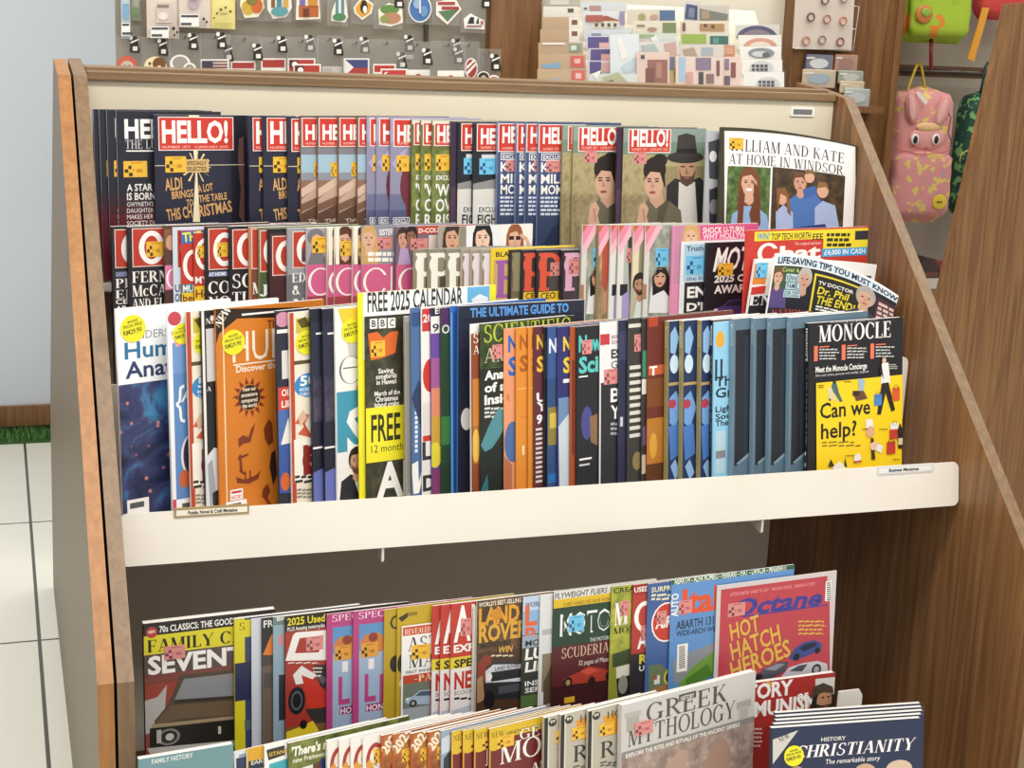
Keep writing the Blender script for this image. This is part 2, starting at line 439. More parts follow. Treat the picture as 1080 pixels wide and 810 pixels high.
    def fin(mb, nm):
        if d.bend:
            def bnd(u, z):
                i = min(NX - 1, max(0, int(u * NX + 1e-6))); f = u * NX - i
                return Vector(d.bend(i / NX, z)).lerp(Vector(d.bend((i + 1) / NX, z)), f)
            mb.v = [tuple(Vector(v) + bnd(v[0] / w, v[2] / h)) for v in mb.v]
        return mb.build(nm, root)
    fin(pg, 'page_block'); fin(cv, 'cover')
    for E_ in kids:
        sb = MB()
        if E_[0] == 'k':
            a = uvs(en, E_[1], E_[2]); b2 = (uvs(en, E_[3], E_[2])[0], uvs(en, E_[1], E_[4])[1]); cs = STK[E_[5]]
            x0, y0, x1, y1 = a[0], a[1], b2[0], b2[1]
            if x1 > w: x1 = w - .001
            off = -.0009
            sb.box((x0, off - .0003, h - y1), (x1, off + .0004, h - y0), M(cs[0]))
            W = x1 - x0; H = y1 - y0
            for (u0, v0, u1, v1, c) in ((.04, .5, .2, .72, 1), (.2, .28, .34, .5, 1), (.22, .72, .38, .95, 1), (.3, .08, .8, .16, 2), (.55, .5, .8, .72, 2), (.38, .5, .46, .62, 2)):
                sb.poly([(x0 + u0 * W, off - .00036, h - y0 - v1 * H), (x0 + u1 * W, off - .00036, h - y0 - v1 * H), (x0 + u1 * W, off - .00036, h - y0 - v0 * H), (x0 + u0 * W, off - .00036, h - y0 - v0 * H)], M(cs[c]))
        else:
            c = uvs(en, E_[1], E_[2]); rr = E_[3] / pv; off = -.0010
            P = ell(c[0], c[1], rr, rr, 26)
            sb.prism([(x, off - .0004, h - y) for x, y in P], (0, .0007, 0), M('e6df2a'))
            for txt, dy, hc, wd in (('SPECIAL PRICE', -.12, .2, 1.5), ('RM29.90', .38, .34, 1.45), ('MAGAZINE', -.5, .17, .8)):
                for q in textpolys(c[0] - wd * rr / 2, c[1] + dy * rr + .1 * rr, hc * rr, txt, wd * rr, 'b', radians(10), 0):
                    sb.poly([(x, off - .0006, h - y) for x, y in q][::-1], M('6a6420'))
        fin(sb, 'price_sticker')
    d.proto = (root, en['h'])
    return root

ORD = ['leftmost', 'second', 'third', 'fourth', 'fifth', 'sixth', 'seventh']
NUM = ['', 'one', 'two', 'three', 'four', 'five', 'six', 'seven']
def lerp_phi(x, pl, pr): return pl + (pr - pl) * min(1, max(0, (x - 120) / 760))
def solve_top(x, y, Y, zb, ph, ta):
    up = Vector((-sin(ph) * sin(ta), cos(ph) * sin(ta), cos(ta))); d = ray(x, y)
    # r*d.y - h*up.y = Y ; r*d.z - h*up.z = zb-1.6
    det = -d.y * up.z + up.y * d.z
    rr = (Y * -up.z + up.y * (zb - EYE.z)) / det; h = (d.y * (zb - EYE.z) - d.z * Y) / det
    return EYE + d * rr - up * h, h, up
def solve_w(B, h, up, ph, xr):
    wv = Vector((cos(ph), sin(ph), 0)); lo, hi = 0, .6
    for _ in range(36):
        m = (lo + hi) / 2
        if proj(B + up * h + wv * m)[0] < xr: lo = m
        else: hi = m
    return lo, proj(B + up * h + wv * lo)[1]
def clash(k_, j_):
    hm = min(k_['h'], j_['h'])
    for z in (0, hm):
        pts = []
        for q in (k_, j_):
            sh = z * sin(q['ta']); pts.append(Vector((q['B'].x - sin(q['ph']) * sh, q['B'].y + cos(q['ph']) * sh)))
        wk = Vector((cos(k_['ph']), sin(k_['ph']))); wj = Vector((cos(j_['ph']), sin(j_['ph'])))
        nk = Vector((wk.y, -wk.x)); nj = Vector((wj.y, -wj.x)); Q0 = pts[1] - nj * j_['t']
        for i in range(7):
            q = Q0 + wj * (j_['d'].w * i / 6) - pts[0]; a = q.dot(wk)
            if -.001 <= a <= k_['d'].w and q.dot(nk) < .0012: return True
            q = pts[0] + wk * (k_['d'].w * i / 6) - Q0; a = q.dot(wj)
            if -.001 <= a <= j_['d'].w and q.dot(nj) > -.0012: return True
    return False
def place(entries, Y, zb, tau, pl, pr, group, where):
    L = []
    if not isinstance(tau, tuple): tau = (tau, tau)
    for q in entries:
        x, y, nm = q[:3]; o = q[3] if len(q) > 3 else {}
        ph = radians(o.get('phi', lerp_phi(x, pl, pr))); ta = radians(o.get('tau', lerp_phi(x, *tau))); YY = o.get('Y', Y); z = o.get('zb', zb)
        d = DES[nm]
        if 'xr' in o:
            if 'yr' in o:
                best = None
                for a in range(0, 36):
                    pa = radians(a); B, h, up = solve_top(x, y, YY, z, pa, ta); w, yy = solve_w(B, h, up, pa, o['xr'])
                    if best is None or abs(yy - o['yr']) < best[0]: best = (abs(yy - o['yr']), pa)
                ph = best[1]
            B, h, up = solve_top(x, y, YY, z, ph, ta); d.w = solve_w(B, h, up, ph, o['xr'])[0]
        B, h, up = solve_top(x, y, YY, z, ph, ta)
        en = dict(x=x, y=y, d=d, B=B, h=h, up=up, ph=ph, ta=ta, z=z, w_=Vector((cos(ph), sin(ph), 0)), o=o)
        en['n'] = en['w_'].cross(up); en['nh'] = Vector((sin(ph), -cos(ph), 0))
        a = proj(B + up * h); b2 = proj(B + up * (h - .05)); en['pxm'] = math.hypot(a[0] - b2[0], a[1] - b2[1]) / .05
        L.append(en)
    prev = None
    for j, en in enumerate(L):
        t_ = en['d'].tn
        if prev is not None:
            dd = (en['B'] - prev['B']).dot(prev['nh']); t_ = min(t_, max(.0022, dd * .92))
        en['t'] = en['o'].get('t', t_)
        if en['ph'] > -.05:
            YY = en['B'].y
            for _ in range(160):
                if not any(clash(q, en) for q in L[max(0, j - 16):j]): break
                YY -= .0008; en['B'], en['h'], en['up'] = solve_top(en['x'], en['y'], YY, en['z'], en['ph'], en['ta'])
        prev = en
    print('ROW', where, 'Y', [round(q['B'].y, 3) for q in L])
    cnt = {}
    for en in L: cnt.setdefault(en['d'].name, []).append(en)
    for nm, ens in cnt.items():
        ref = next((q for q in ens if q['o'].get('ref')), ens[-1])
        d = ref['d']
        if d.proto is None: build_proto(d, ref)
        root, h0 = d.proto; used = getattr(d, 'used', False)
        for i, en in enumerate(ens):
            if not used: ob = root; used = d.used = True
            else:
                ob = root.copy(); col.objects.link(ob)
                for ch in root.children:
                    if ch.parent == root:
                        c2 = ch.copy(); c2.parent = ob; col.objects.link(c2)
            ob.location = en['B']; ob.rotation_euler = (-en['ta'], 0, en['ph'])
            if en['o'].get('roll'): ob.rotation_euler = (Matrix.Rotation(en['ph'], 3, 'Z') @ Matrix.Rotation(-en['ta'], 3, 'X') @ Matrix.Rotation(radians(en['o']['roll']), 3, 'Y')).to_euler()
            ob.scale = (1, en['t'] / T0, en['h'] / h0)
            lab = d.desc
            n = len(ens)
            if n > 1:
                pos = ORD[i] + ('' if i == 0 else ' from left') + (' of the ' + NUM[n] if n < 8 else '')
                if i == n - 1 and n > 1: pos = 'rightmost of the ' + NUM[n]
                if n == 2: pos = 'left-hand copy of two' if i == 0 else 'right-hand copy of two'
                if n > 2 : pos += ' copies'
                lab = pos + ', ' + d.desc
            tag(ob, en['o'].get('label', lab), d.cat, group)
    return L
# ------------------------------------------------------------------ covers: top tier
RED = 'c8372c'; WH = 'f4f1ec'
def hello(x0, y0, x1, y1, tx, tw, ty, th, c=RED):
    return r(x0 - 1, y0 - 1, x1 + 1, y1 + 1, 'e8dcd4') + r(x0, y0, x1, y1, c) + t(tx, ty, th, 'HELLO!', WH, tw, 'x') + t(tx, y1 - 1.6, 2.6, 'NUMBER 1871   6 JANUARY 2025', 'f3c9b8', tw, 'n')
D('star', 'navy celebrity magazine about a star baby', '23242f', [
    band(205, 217, '34222c'), band(217, 226, '4a2029'), band(226, 2500, '5e1f28'),
    t(131.5, 145.5, 19, 'HELLO!', WH, 74, 'x'), t(132, 157, 9.5, 'THE LUXE LIST', 'c9c6cc', 70, 'f'), r(133, 158.6, 190, 160, WH), k(130, 170, 155, 187),
    t(134, 201.5, 7.2, 'A STAR', WH, 27), t(134, 211, 7.4, 'IS BORN', WH, 30), t(134, 218, 4.8, "GWYNETH'S", WH, 28, 'n'), t(134, 224.7, 4.8, 'DAUGHTER APPLE', WH, 44, 'n'),
    t(134, 231.3, 4.8, 'MAKES HER', WH, 28, 'n'), t(134, 238, 4.8, 'SOCIETY DEBUT', WH, 42, 'n')], w=.2, spine='84889a')  # spine paler than the cover: highlight along the edges painted in
D('gold', 'navy celebrity magazine with slanted gold lettering', '26273a', [
    r(243, 121, 258, 260, '1d1c28'), p('6b4a46', (252, 146), (257, 144), (258, 236), (252, 228), (254, 200), (251, 170)),
    hello(167.5, 124, 245, 158, 171, 71, 150, 22), r(161, 174.4, 258, 175.3, 'c9bca6'),
    p('efe2bd', (204, 158), (208.5, 158), (208, 184), (211, 234), (203.5, 234), (206, 184)), r(199, 119, 210, 124, 'efdcc0')]
  + [p('e8d49a', (207, 176), (207 + 15 * cos(a) - 1, 176 + 17 * sin(a)), (207 + 15 * cos(a) + 1, 176 + 17 * sin(a) + 1)) for a in [i * .53 for i in range(12)]] + [
    r(195, 168, 220, 182, 'd3ad72'), t(197, 174, 4, 'SPECIALLY', '4a3524', 21), t(197, 180, 4, 'SELECTED', '4a3524', 21), k(174, 165, 196, 182),
    t(174.5, 201, 12.5, 'ALDI', 'd9a86a', 18, 'c', 4), t(181.5, 210, 8, 'BRINGS', 'd9a86a', 23, 'c', 5), t(197, 217.5, 7, 'TO', 'd9a86a', 7, 'c', 5),
    t(209, 203, 8, 'A LOT', 'd9a86a', 16, 'c', 6), t(210, 213.5, 7.5, 'THE TABLE', 'd9a86a', 30, 'c', 5), t(176.5, 233, 12, 'THIS CH', 'd9a86a', 27, 'c', 7), t(210.5, 228.5, 12, 'RISTMAS', 'd9a86a', 35, 'c', 7)])
D('hands', 'celebrity magazine with blurred clasped hands picture', '8d6a58', [
    band(121, 156, '5b4744'), band(156, 163, '7d7c84'), band(163, 182, '9dbbcb'), band(182, 190, '8b8f98'),
    p('c3a48f', (352, 215), (392, 180), (420, 190), (360, 232)), p('d2b7a2', (356, 200), (380, 184), (384, 190), (358, 208)), p('5d4234', (355, 226), (420, 192), (420, 260), (355, 260)),
    p('7a5745', (355, 216), (400, 196), (400, 204), (356, 224)), hello(359, 125, 412, 154, 362, 47, 147, 15), k(370.5, 171, 377.5, 186), t(365, 236, 5, 'The Big', 'd8cabf', 22, 'n', 12)], w=.2)
D('lilac', 'lavender celebrity magazine with maroon dress', '8f8ca6', [
    band(121, 150, 'a49fb8'), band(205, 222, '6f7192'), band(222, 2500, '55597c'), p('a8a3c4', (413, 172), (424, 160), (430, 156), (420, 182)),
    e(436, 196, 14, 26, '6e3038'), p('6e3038', (424, 180), (448, 180), (452, 250), (430, 240)), e(440, 168, 7, 9, 'b98e78'),
    hello(416, 126.5, 468, 154, 419, 46, 149, 16.5), k(418, 164, 431.5, 181), r(414.5, 229.5, 432, 236.5, WH), r(415.2, 230.2, 431.3, 235.8, '55597c'), t(416.5, 235, 4, 'EXCLUSIVE', WH, 26)], w=.2)
D('green', 'celebrity magazine on grassy green background', '6f7a45', [
    band(126, 132, 'd9d4c4'), band(132, 158, '6d6a3a'), r(455, 158, 540, 250, 'm:4c5a2c,73803f,90965a:60'), hello(459, 130.5, 510, 153, 461, 44, 149.5, 16.5), k(459.5, 163, 474, 180),
    t(460, 189.8, 4.6, 'EXCLUSIVE', WH, 28), t(459.5, 207, 12.5, "'WORLD", WH, 45, 'c'), t(459.5, 223, 13, 'OVER', WH, 30, 'c'), t(459.5, 238.5, 12.5, 'RISE UP', WH, 42, 'c'), e(500, 190, 12, 22, 'b98e78')], w=.2)
D('plum', 'thin dark plum celebrity magazine between green and black', '3b2a40', [band(200, 240, '51384e'), t(481, 150, 14, 'HELLO!', WH, 40, 'x')], w=.2)
D('tiara', 'black celebrity magazine with pale blue sticker', '20222b', [
    hello(504, 131.5, 552, 158.5, 507, 42, 151.5, 15.5), r(508, 163, 523, 167, 'cfd2d4'), k(505.5, 167, 523.5, 184, 'c'), p('d9d6cf', (498, 197), (526, 192), (560, 196), (560, 240), (498, 240)),
    p('8f8d8c', (498, 194), (530, 187), (560, 190), (560, 197), (498, 200)), r(503.5, 216.5, 560, 225, 'e6e3de'), t(505, 224, 5.5, 'EXCLUSIVE', '2d2d33', 28), t(503.5, 236.5, 10, 'FIGHTING', '1c1d25', 44, 'c')], w=.2)
D('king', 'blue celebrity magazine with white headline', '43527a', [
    band(185, 215, '3c4a70'), band(215, 2500, '33405f'), hello(569.5, 132, 617, 160, 572.5, 40, 151, 16), r(571, 162, 596, 169.5, WH), r(571.8, 162.8, 595.4, 168.8, '43527a'), t(573, 168, 4, 'EXCLUSIVE', WH, 25),
    t(570.5, 181.5, 10, 'KATE', WH, 32, 'c'), k(576, 169.5, 591, 181.5, 'p'), t(570.5, 193.5, 9.5, 'MILES', WH, 32, 'c'), t(570.5, 205, 9.5, 'MOMENT', WH, 42, 'c'),
    lines(570, 207.5, 229, 5, 25, 'cfd6e6'), p('26304c', (584, 238), (600, 228), (620, 232), (620, 262), (570, 262))], w=.2, spine='7c8cb0')  # lighter spine colour paints the edge highlight on these copies
def couple():
    return [band(133, 150, '8b9c94'), band(150, 164, '6f8a7a'), band(164, 176, 'aca47c'), band(176, 200, '978a62'), r(656, 196, 750, 262, 'm:7c6c4c,988864,b09f7c:50'), r(656, 163, 692, 206, 'm:94865c,b0a278,8a8058:45'),
    hello(664, 137, 707, 160.5, 666, 39, 154, 16.5),
    p('2c2b2c', (703, 196), (712, 188), (724, 192), (738, 187), (745, 194), (746, 260), (702, 260)), p('d8d4cc', (716, 192), (733, 192), (737, 260), (714, 260)),
    e(724.5, 178, 9.5, 17, 'b88f72'), p('5a4436', (716, 178), (719, 186), (730, 186), (734, 178), (731, 193), (724, 197), (718, 193)), e(724.5, 187.5, 3, 1.4, '8d5f50'), r(718, 175, 722.5, 176.5, '33261f'), r(727, 175, 731.5, 176.5, '33261f'), p('9a7058', (724, 176), (727, 184), (722, 184)),
    e(723, 166, 19.5, 6.5, '363231'), p('3d3938', (713, 163), (715, 143), (724, 140.5), (733, 143), (735.5, 163), (724, 167)), r(713.5, 157, 735, 162, '23201f'),
    p('6c6552', (672, 240), (676, 218), (684, 210), (696, 213), (706, 212), (718, 222), (722, 262), (672, 262)), p('57513f', (694, 214), (706, 212), (700, 232), (696, 262), (692, 262)),
    p('c69d84', (686, 200), (698, 200), (700, 214), (692, 220), (685, 212)), e(690.5, 179, 12, 14, '2a201d'), e(696, 169, 8, 7, '2a201d'), e(689.5, 193, 9.8, 17.5, 'd1a68c'), p('2a201d', (679.5, 190), (682, 178), (692, 173), (701, 182), (702, 200), (699, 192), (696, 182), (686, 181)),
    r(682.5, 188, 687, 189.4, '33221e'), r(690.5, 188, 695, 189.4, '33221e'), r(683, 190.5, 686.5, 192.2, '3a2b28'), r(691, 190.5, 694.5, 192.2, '3a2b28'), p('b98a74', (687.5, 190), (690.5, 198), (686, 198)), e(688, 203, 3.4, 1.5, '9c4a44'),
    p('d1a68c', (672, 232), (675, 216), (680, 213), (684, 220), (682, 228), (686, 244), (676, 262)), p('b98a74', (677, 221), (679, 220), (681, 232), (679, 234)), k(669, 160, 682, 173, 'p')]
D('couple', 'celebrity magazine picturing couple, man in hat', '978a62', couple())
D('blackwhite', 'magazine with black and white print beside the couple cover', 'b9bbc0', [p('4a4c52', (747, 150), (760, 146), (760, 190), (748, 188)), p('3a3c42', (748, 200), (760, 196), (760, 240), (748, 240)), e(752, 165, 4, 6, 'e4e4e4'), e(753, 218, 5, 8, '8a8c92')], w=.2)
D('blackback', 'wide black magazine standing behind the green ones', '24242a', [t(428, 121.5, 2.6, 'WHO KNEW', 'e8e6e2', 12), r(426, 122.5, 441, 123.2, 'aaa')], w=.25)
D('navyback', 'wide navy magazine with white edge behind the blue ones', '2a2e42', [r(560, 126, 640, 128, '39405c')], w=.25)
D('royal', 'large weekly with two family photos, curled right edge', '3d3a2a', [
    p('e9e7e2', (764, 138), (898, 138), (897, 300), (764, 300)), p('f6f5f2', (766, 140), (896, 140), (894, 300), (766, 300)),
    t(769, 159, 12.5, 'WILLIAM AND KATE', '3a3836', 123, 'f'), t(768.5, 173, 11, 'AT HOME IN WINDSOR', '3a3836', 122, 'f'), k(769, 145, 784, 157, 'y'),
    r(767.5, 175, 813, 250, 'm:2c3a1c,4f6a35,7d9455:70'), face(790, 193, 8.2, 13, 'd9ab90', '7a4a2c', None, 3), p('8fb3d8', (768, 250), (772, 226), (784, 217), (797, 217), (809, 226), (812, 250)), p('6e3f26', (795, 190), (801, 200), (802, 236), (794, 246), (790, 225), (795, 210)), p('6e3f26', (782, 195), (785, 205), (783, 240), (777, 236), (779, 210)), e(790, 199.5, 3.4, 1.8, 'f4eeea', 10),
    r(815, 174, 888, 252, 'm:2e241a,4a3a28,665238:60'),
    p('4f78b8', (830, 252), (832, 208), (842, 200), (860, 200), (868, 212), (868, 252)), face(843.5, 189, 6.2, 9.5, 'd3a084', '6b4a35'), e(853, 181, 5, 7, 'dcae92'), p('8a6844', (848, 179), (850, 173), (857, 173), (859, 180), (855, 177)), p('4468ac', (846, 196), (858, 190), (862, 198), (848, 206)),
    p('a9bde0', (858, 252), (858, 215), (866, 206), (878, 210), (884, 252)), e(866, 195, 5.6, 8.5, 'dcae92'), p('93693f', (860, 193), (862, 185), (870, 185), (873, 196), (869, 190)),
    p('a9bde0', (818, 252), (818, 222), (826, 214), (836, 222), (836, 252)), e(825, 206, 5.4, 8.5, 'dcae92'), p('8b5c38', (819, 208), (819, 197), (828, 195), (832, 204), (834, 226), (830, 222), (829, 205), (823, 202), (820, 224)), p('2c3f78', (830, 240), (868, 232), (876, 252), (828, 252))],
  bend=lambda u, z: (0, -.05 * max(0, u - .45) ** 2, -.035 * u * u * z), tn=.009)

# ------------------------------------------------------------------ covers: middle tier
def okbox(x0, y0, x1, y1, cx, cy, rx, ry): return r(x0 - 1, y0 - 1, x1 + 1, y1 + 1, 'e4cfc4') + r(x0, y0, x1, y1, 'b83a2a') + ring(cx, cy, rx, ry, WH, .58)
D('fern', 'black gossip magazine, red box, three-line serif headline', '231f24', [okbox(140, 242, 186, 281, 160, 261, 13.5, 18), t(139.5, 298.5, 12, 'FERNE', WH, 48, 'fB'), t(139.5, 313, 12, 'McCANN', WH, 56, 'fB'), t(139.5, 325, 9.5, 'AND FIANCE', WH, 58, 'fB'), t(139.5, 336, 8, 'LORRI', WH, 50, 'fB'), k(154, 255, 172, 271)], w=.2)
D('plen', 'black gossip magazine at far left of middle tier', '26222a', [okbox(121.5, 243, 165, 282, 141, 262, 13, 18), r(122, 287, 140, 292, '7a86a8'), t(122, 304, 10, 'PLEN', WH, 40, 'fB'), t(122, 315, 9, 'END', WH, 34, 'fB'), t(122, 321, 5, 'CELEB', WH, 30), t(122, 328, 5, 'ARABIA', WH, 32)], w=.2)
D('brownpix', 'gossip magazine with brown photo and pink panel', '5a3c34', [r(173, 242, 190, 262, '8a5a3c'), e(180, 256, 5, 8, 'c99a7c'), band(280, 306, 'd77aa4'), t(175, 304, 20, 'C', WH, 14, 'f'), r(173, 306, 200, 340, '4a3030')], w=.2)
D('paleblue', 'pale blue gossip magazine with narrow red box', 'ccdae6', [r(187, 243, 215, 282, 'b83a2a'), ring(200, 262, 10, 16, WH), t(184.5, 308, 8, 'UP', '273a6a', 10), t(184.5, 318, 8, 'ON', '273a6a', 10)], w=.2)
D('tvguide', 'listings magazine with yellow title on blue', 'c3382c', [r(191, 244, 230, 257, '2b6fb8'), t(193, 255, 9, 'THE', 'f1e13c', 20, 'x', 4), ring(204, 280, 11, 17, WH), band(300, 309, '2c7f86'), t(193, 308, 7, 'MUST', WH, 20), band(309, 2500, 'e7c431'), t(193, 318, 7, 'begin', '6a2a20', 22)], w=.2)
D('redok', 'red gossip magazine beside the listings magazine', 'b93528', [ring(217, 268, 11, 17, WH), k(208, 259, 216, 272), t(206, 299, 7, 'MYLEENE', WH, 40), band(302, 2500, 'e2bd2d'), t(206.5, 314, 8, 'Help', '7a2a1c', 22)], w=.2)
D('conor', 'black gossip magazine headed by two short words', '241f22', [okbox(220.5, 242, 262, 284, 237, 263, 12, 18), r(220, 287, 240, 292, '6e80b0'), t(220.5, 291.3, 3.6, 'AT HOME', WH, 18), t(219.5, 310, 13, 'CONN', WH, 48, 'fB'), t(219.5, 324, 11, 'NOW', WH, 40, 'fB'), k(229, 256, 240, 271)], w=.2)
D('soft', 'black gossip magazine between two red boxed ones', '231f24', [okbox(246, 243, 288, 283, 262, 263, 12, 18), t(244.5, 304, 15, 'SOPHIE', WH, 66, 'fB'), t(244.5, 319, 11, 'TURNS', WH, 55, 'fB')], w=.2)
D('tan', 'tan edged gossip magazine beside a green one', 'b9805c', [okbox(266, 242, 300, 283, 284, 263, 12, 18), r(265, 284, 300, 330, '7a4a34'), t(266, 310, 12, 'MAX', WH, 34, 'fB')], w=.2)
D('olive', 'green edged gossip magazine beside a tan one', '6c7a4e', [okbox(275, 244, 305, 286, 290, 265, 12, 18), r(274, 288, 300, 330, '4d5a38'), t(275, 312, 12, 'JIM', WH, 34, 'fB')], w=.2)
D('maroon', 'dark maroon gossip magazine with a black border', '1f1a1e', [r(284.5, 246, 340, 330, '4a2a2e'), okbox(288, 250, 330, 290, 303, 270, 12, 17)], w=.2)
D('silver', 'silver grey gossip magazine with serif headline', '9a9aa0', [band(290, 2500, '6f7076'), okbox(309.5, 245, 352, 282, 325, 263, 12, 17), t(308, 298, 10, 'EDWARD', WH, 52, 'fB'), t(308, 311, 10, '& SOPHIE', WH, 60, 'fB'), t(308, 324, 9, 'NOW', WH, 50, 'fB'), k(318, 262, 325, 276, 'k')], w=.2)
def closer(x, pic): return pic + [band(279.5, 313, 'd0608e'), t(x + 2, 311.5, 27, 'Closer', WH, 92, 'f') if 0 else ring(x + 15, 297, 13, 15, WH, .78), r(x + 24, 290, x + 28.5, 304, 'd0608e'), r(x + 31, 281, x + 33, 311, WH), ring(x + 42, 303, 7, 8.5, WH, .74), band(313, 2500, '9d3f4a')]
D('hat', 'pink panelled gossip magazine, woman in grey hat', 'c4bfc4', closer(323, [band(236, 279.5, 'a79fa6'), e(333, 250, 9, 9, '77727a'), e(334, 256, 6, 9, 'd3a68e'), p('77727a', (324, 280), (328, 266), (340, 266), (347, 280)), k(329, 250, 346, 267)]), w=.2)
D('brunette', 'pink panelled gossip magazine, brown haired woman', 'd9d1c0', closer(352, [band(236, 279.5, 'ddd6c4'), face(364, 255, 7, 12, 'd6a88c', '5a3526', None, 2.2), k(359, 254, 371, 270), r(354, 237, 358, 279, 'efe9dc')]), w=.2)
D('sister', 'pink panelled gossip magazine, blonde woman beside white heading', '8f8f9c', closer(381, [band(236, 281, '8e8e9a'), face(389, 252, 6.5, 11, 'd9ae94', 'c9a268', None, 2.4), t(400, 248, 6, 'SISTER', WH, 15), k(398, 250, 414, 263, 'p'), lines(388, 266, 278, 2, 30, WH, 4)]), w=.2)
D('group', 'pink panelled gossip magazine with group photo', '6a5a6c', closer(418, [band(236, 281, '756274'), face(425, 252, 5, 9, 'c99880', '3a2a28'), face(434, 250, 5, 9, '8d5f4c', '241a1a'), p('b49ac4', (419, 282), (422, 262), (430, 262), (434, 282)), r(440, 237, 500, 247, 'b9483c'), t(441.5, 245.5, 4.5, 'D-COLLECT UP', WH, 44), k(433, 252, 451, 264, 'p'), r(452, 248, 500, 279, 'd8cfc4')]), w=.2)
D('women', 'wide celebrity magazine with three women pictured on top', 'b9b2a6', [r(463, 236, 492, 320, 'a4998c'), face(477, 252, 7, 13, 'cf9f84', '3a2a24', '8a7a6c', 1.6), e(489, 254, 6, 22, 'c3a05a'), e(488, 254, 4, 20, '8a8478'), r(492, 236, 527, 320, 'e4e6e8'), face(509, 252, 7.5, 14, 'e3bfa8', '1f1a1c', '33343a', 2.2),
   r(527, 236, 562, 320, 'ece8e2'), face(543, 253, 6.5, 13, 'd8ab90', '94552f', None, 2.2), r(537, 249, 542, 253, '241c1c'), r(544, 249, 549, 253, '241c1c'), p('d8ab90', (552, 268), (561, 262), (556, 250), (549, 246), (548, 249), (554, 254), (556, 261))], w=.2, tn=.004)
D('baby', 'wide pink headed gossip magazine lying behind the red boxes', 'dccfc4', [r(265, 228, 306, 262, 'e7b6d2'), t(268, 239, 8, 'BABY JOY', 'b0488a', 36), r(306, 226, 336, 262, 'e2d8bc'), face(320, 238, 6, 10, 'd6a98c', '6a4430', None, 2), face(250, 240, 6, 10, 'd6a98c', '4a3a30'), r(170, 236, 236, 262, 'cfc8c0')], w=.2, tn=.003)
def pl(x, bg, lc, frame='1d1b20'):
    return [r(x + 2, 266, x + 60, 330, bg), p('4d4740', (x + 12, 330), (x + 13, 290), (x + 22, 276), (x + 40, 280), (x + 50, 330)), r(x + 4, 267, x + 11, 307, lc), r(x + 2.5, 267, x + 13, 270, lc), r(x + 2.5, 304, x + 13, 307, lc), ring(x + 14, 279, 12, 12.5, lc, .5)]
D('pgrey', 'magazine with big white letter on olive', '8c8574', pl(451, '8d8570', 'eeece6'), w=.19)
D('plight', 'magazine with big white letter on brown', 'a59c8c', pl(486, '8a7266', 'ded6dc'), w=.19)
D('pyellow', 'yellow magazine with big purple letter', 'e8c832', [t(523, 271, 5, 'BLAKE LIVELY', '2a2420', 50), r(521, 274, 560, 330, 'c9a56a'), r(525, 275, 532, 314, '9a5fa4'), r(523, 275, 536, 278.5, '9a5fa4'), r(523, 311, 536, 314.5, '9a5fa4'), r(530, 291, 537, 295, '9a5fa4'), r(534, 275, 548, 279, '9a5fa4')], w=.19)
D('pbrown', 'magazine with olive brown cover and black border', '2a2622', pl(538, '6c6448', '8d8464'), w=.19)
D('pred', 'black magazine with big orange red letter', '241f24', pl(566, '3c3036', 'd9573c') + [r(568, 308, 600, 330, 'e3bd34'), t(570, 315.5, 6.5, 'CEO MURDER', '2a2420', 50), k(580.5, 277, 592, 291, 'p')], w=.19)
D('ppink', 'black magazine with big pale pink letter', '241f24', pl(593, '4a3a44', 'dba6be') + [k(600, 273, 612, 289, 'p')], w=.19)
D('ribbon', 'magazine with pink corner ribbon, woman in white', '9aa092', [r(679, 237, 760, 340, 'm:6a7464,959c8c,c0beac:40'), r(680, 237, 686, 340, 'd9d6ce'), p('e4e4e4', (684, 330), (687, 302), (697, 296), (709, 304), (716, 330)), p('241c1c', (688, 312), (688, 292), (694, 282), (702, 282), (707, 294), (708, 316), (700, 306)), e(696, 293, 6, 10, 'cfa084'), p('241c1c', (690, 292), (693, 284), (700, 284), (703, 291), (697, 287)), r(692, 291, 695, 292.4, '2a1c1a'), r(697.5, 291, 700.5, 292.4, '2a1c1a'), e(696, 299, 2.4, 1.1, '9a4a44'),
   p('e78aa2', (681, 238), (699, 238), (681, 271)), p('f0b8c4', (699, 238), (693, 238), (681, 260), (681, 271)), p('c8643c', (681, 237), (687, 237), (681, 246)), k(691.5, 262, 705, 281, 'c'), r(676, 300, 682, 316, 'b07a5c')], w=.19)
RB = [p('e78aa2', (681, 238), (699, 238), (681, 271)), p('f0b8c4', (699, 238), (693, 238), (681, 260), (681, 271)), p('c8643c', (681, 237), (687, 237), (681, 246))]
D('ribbonred', 'magazine with pink corner ribbon and red dress', '8f7a58', sx(sum([r(683, 240, 760, 340, 'm:7a6a48,a8906a,c0a880:40'), p('b4503c', (685, 240), (692, 240), (692, 290), (688, 310), (684, 300)), e(689, 318, 3, 12, 'c98a6c')] + RB, []), -49.5), w=.19)
D('ribbonwhite', 'magazine with pink corner ribbon, lilac sleeve', 'b4b8b0', sx(sum([r(681, 240, 687, 340, 'e2e0da'), r(682, 300, 690, 312, '2a2630'), p('a49cc8', (684, 312), (692, 306), (694, 340), (683, 340)), p('4a3a40', (690, 250), (700, 250), (700, 330), (692, 320)), k(689, 262, 698, 277, 'p')] + RB, []), -28), w=.19)
D('ribbonman', 'magazine with pink corner ribbon and bearded man', 'b8b49c', sx(sum([r(681, 240, 687, 300, 'e4d8b4'), r(688, 240, 760, 300, '8a8468'), p('d4dcd8', (680, 340), (684, 318), (692, 316), (700, 340)), face(687, 301, 5.5, 10, 'b98a6c', '2c2220', None, 0, '4a352a')] + RB, []), -12.5), w=.19)
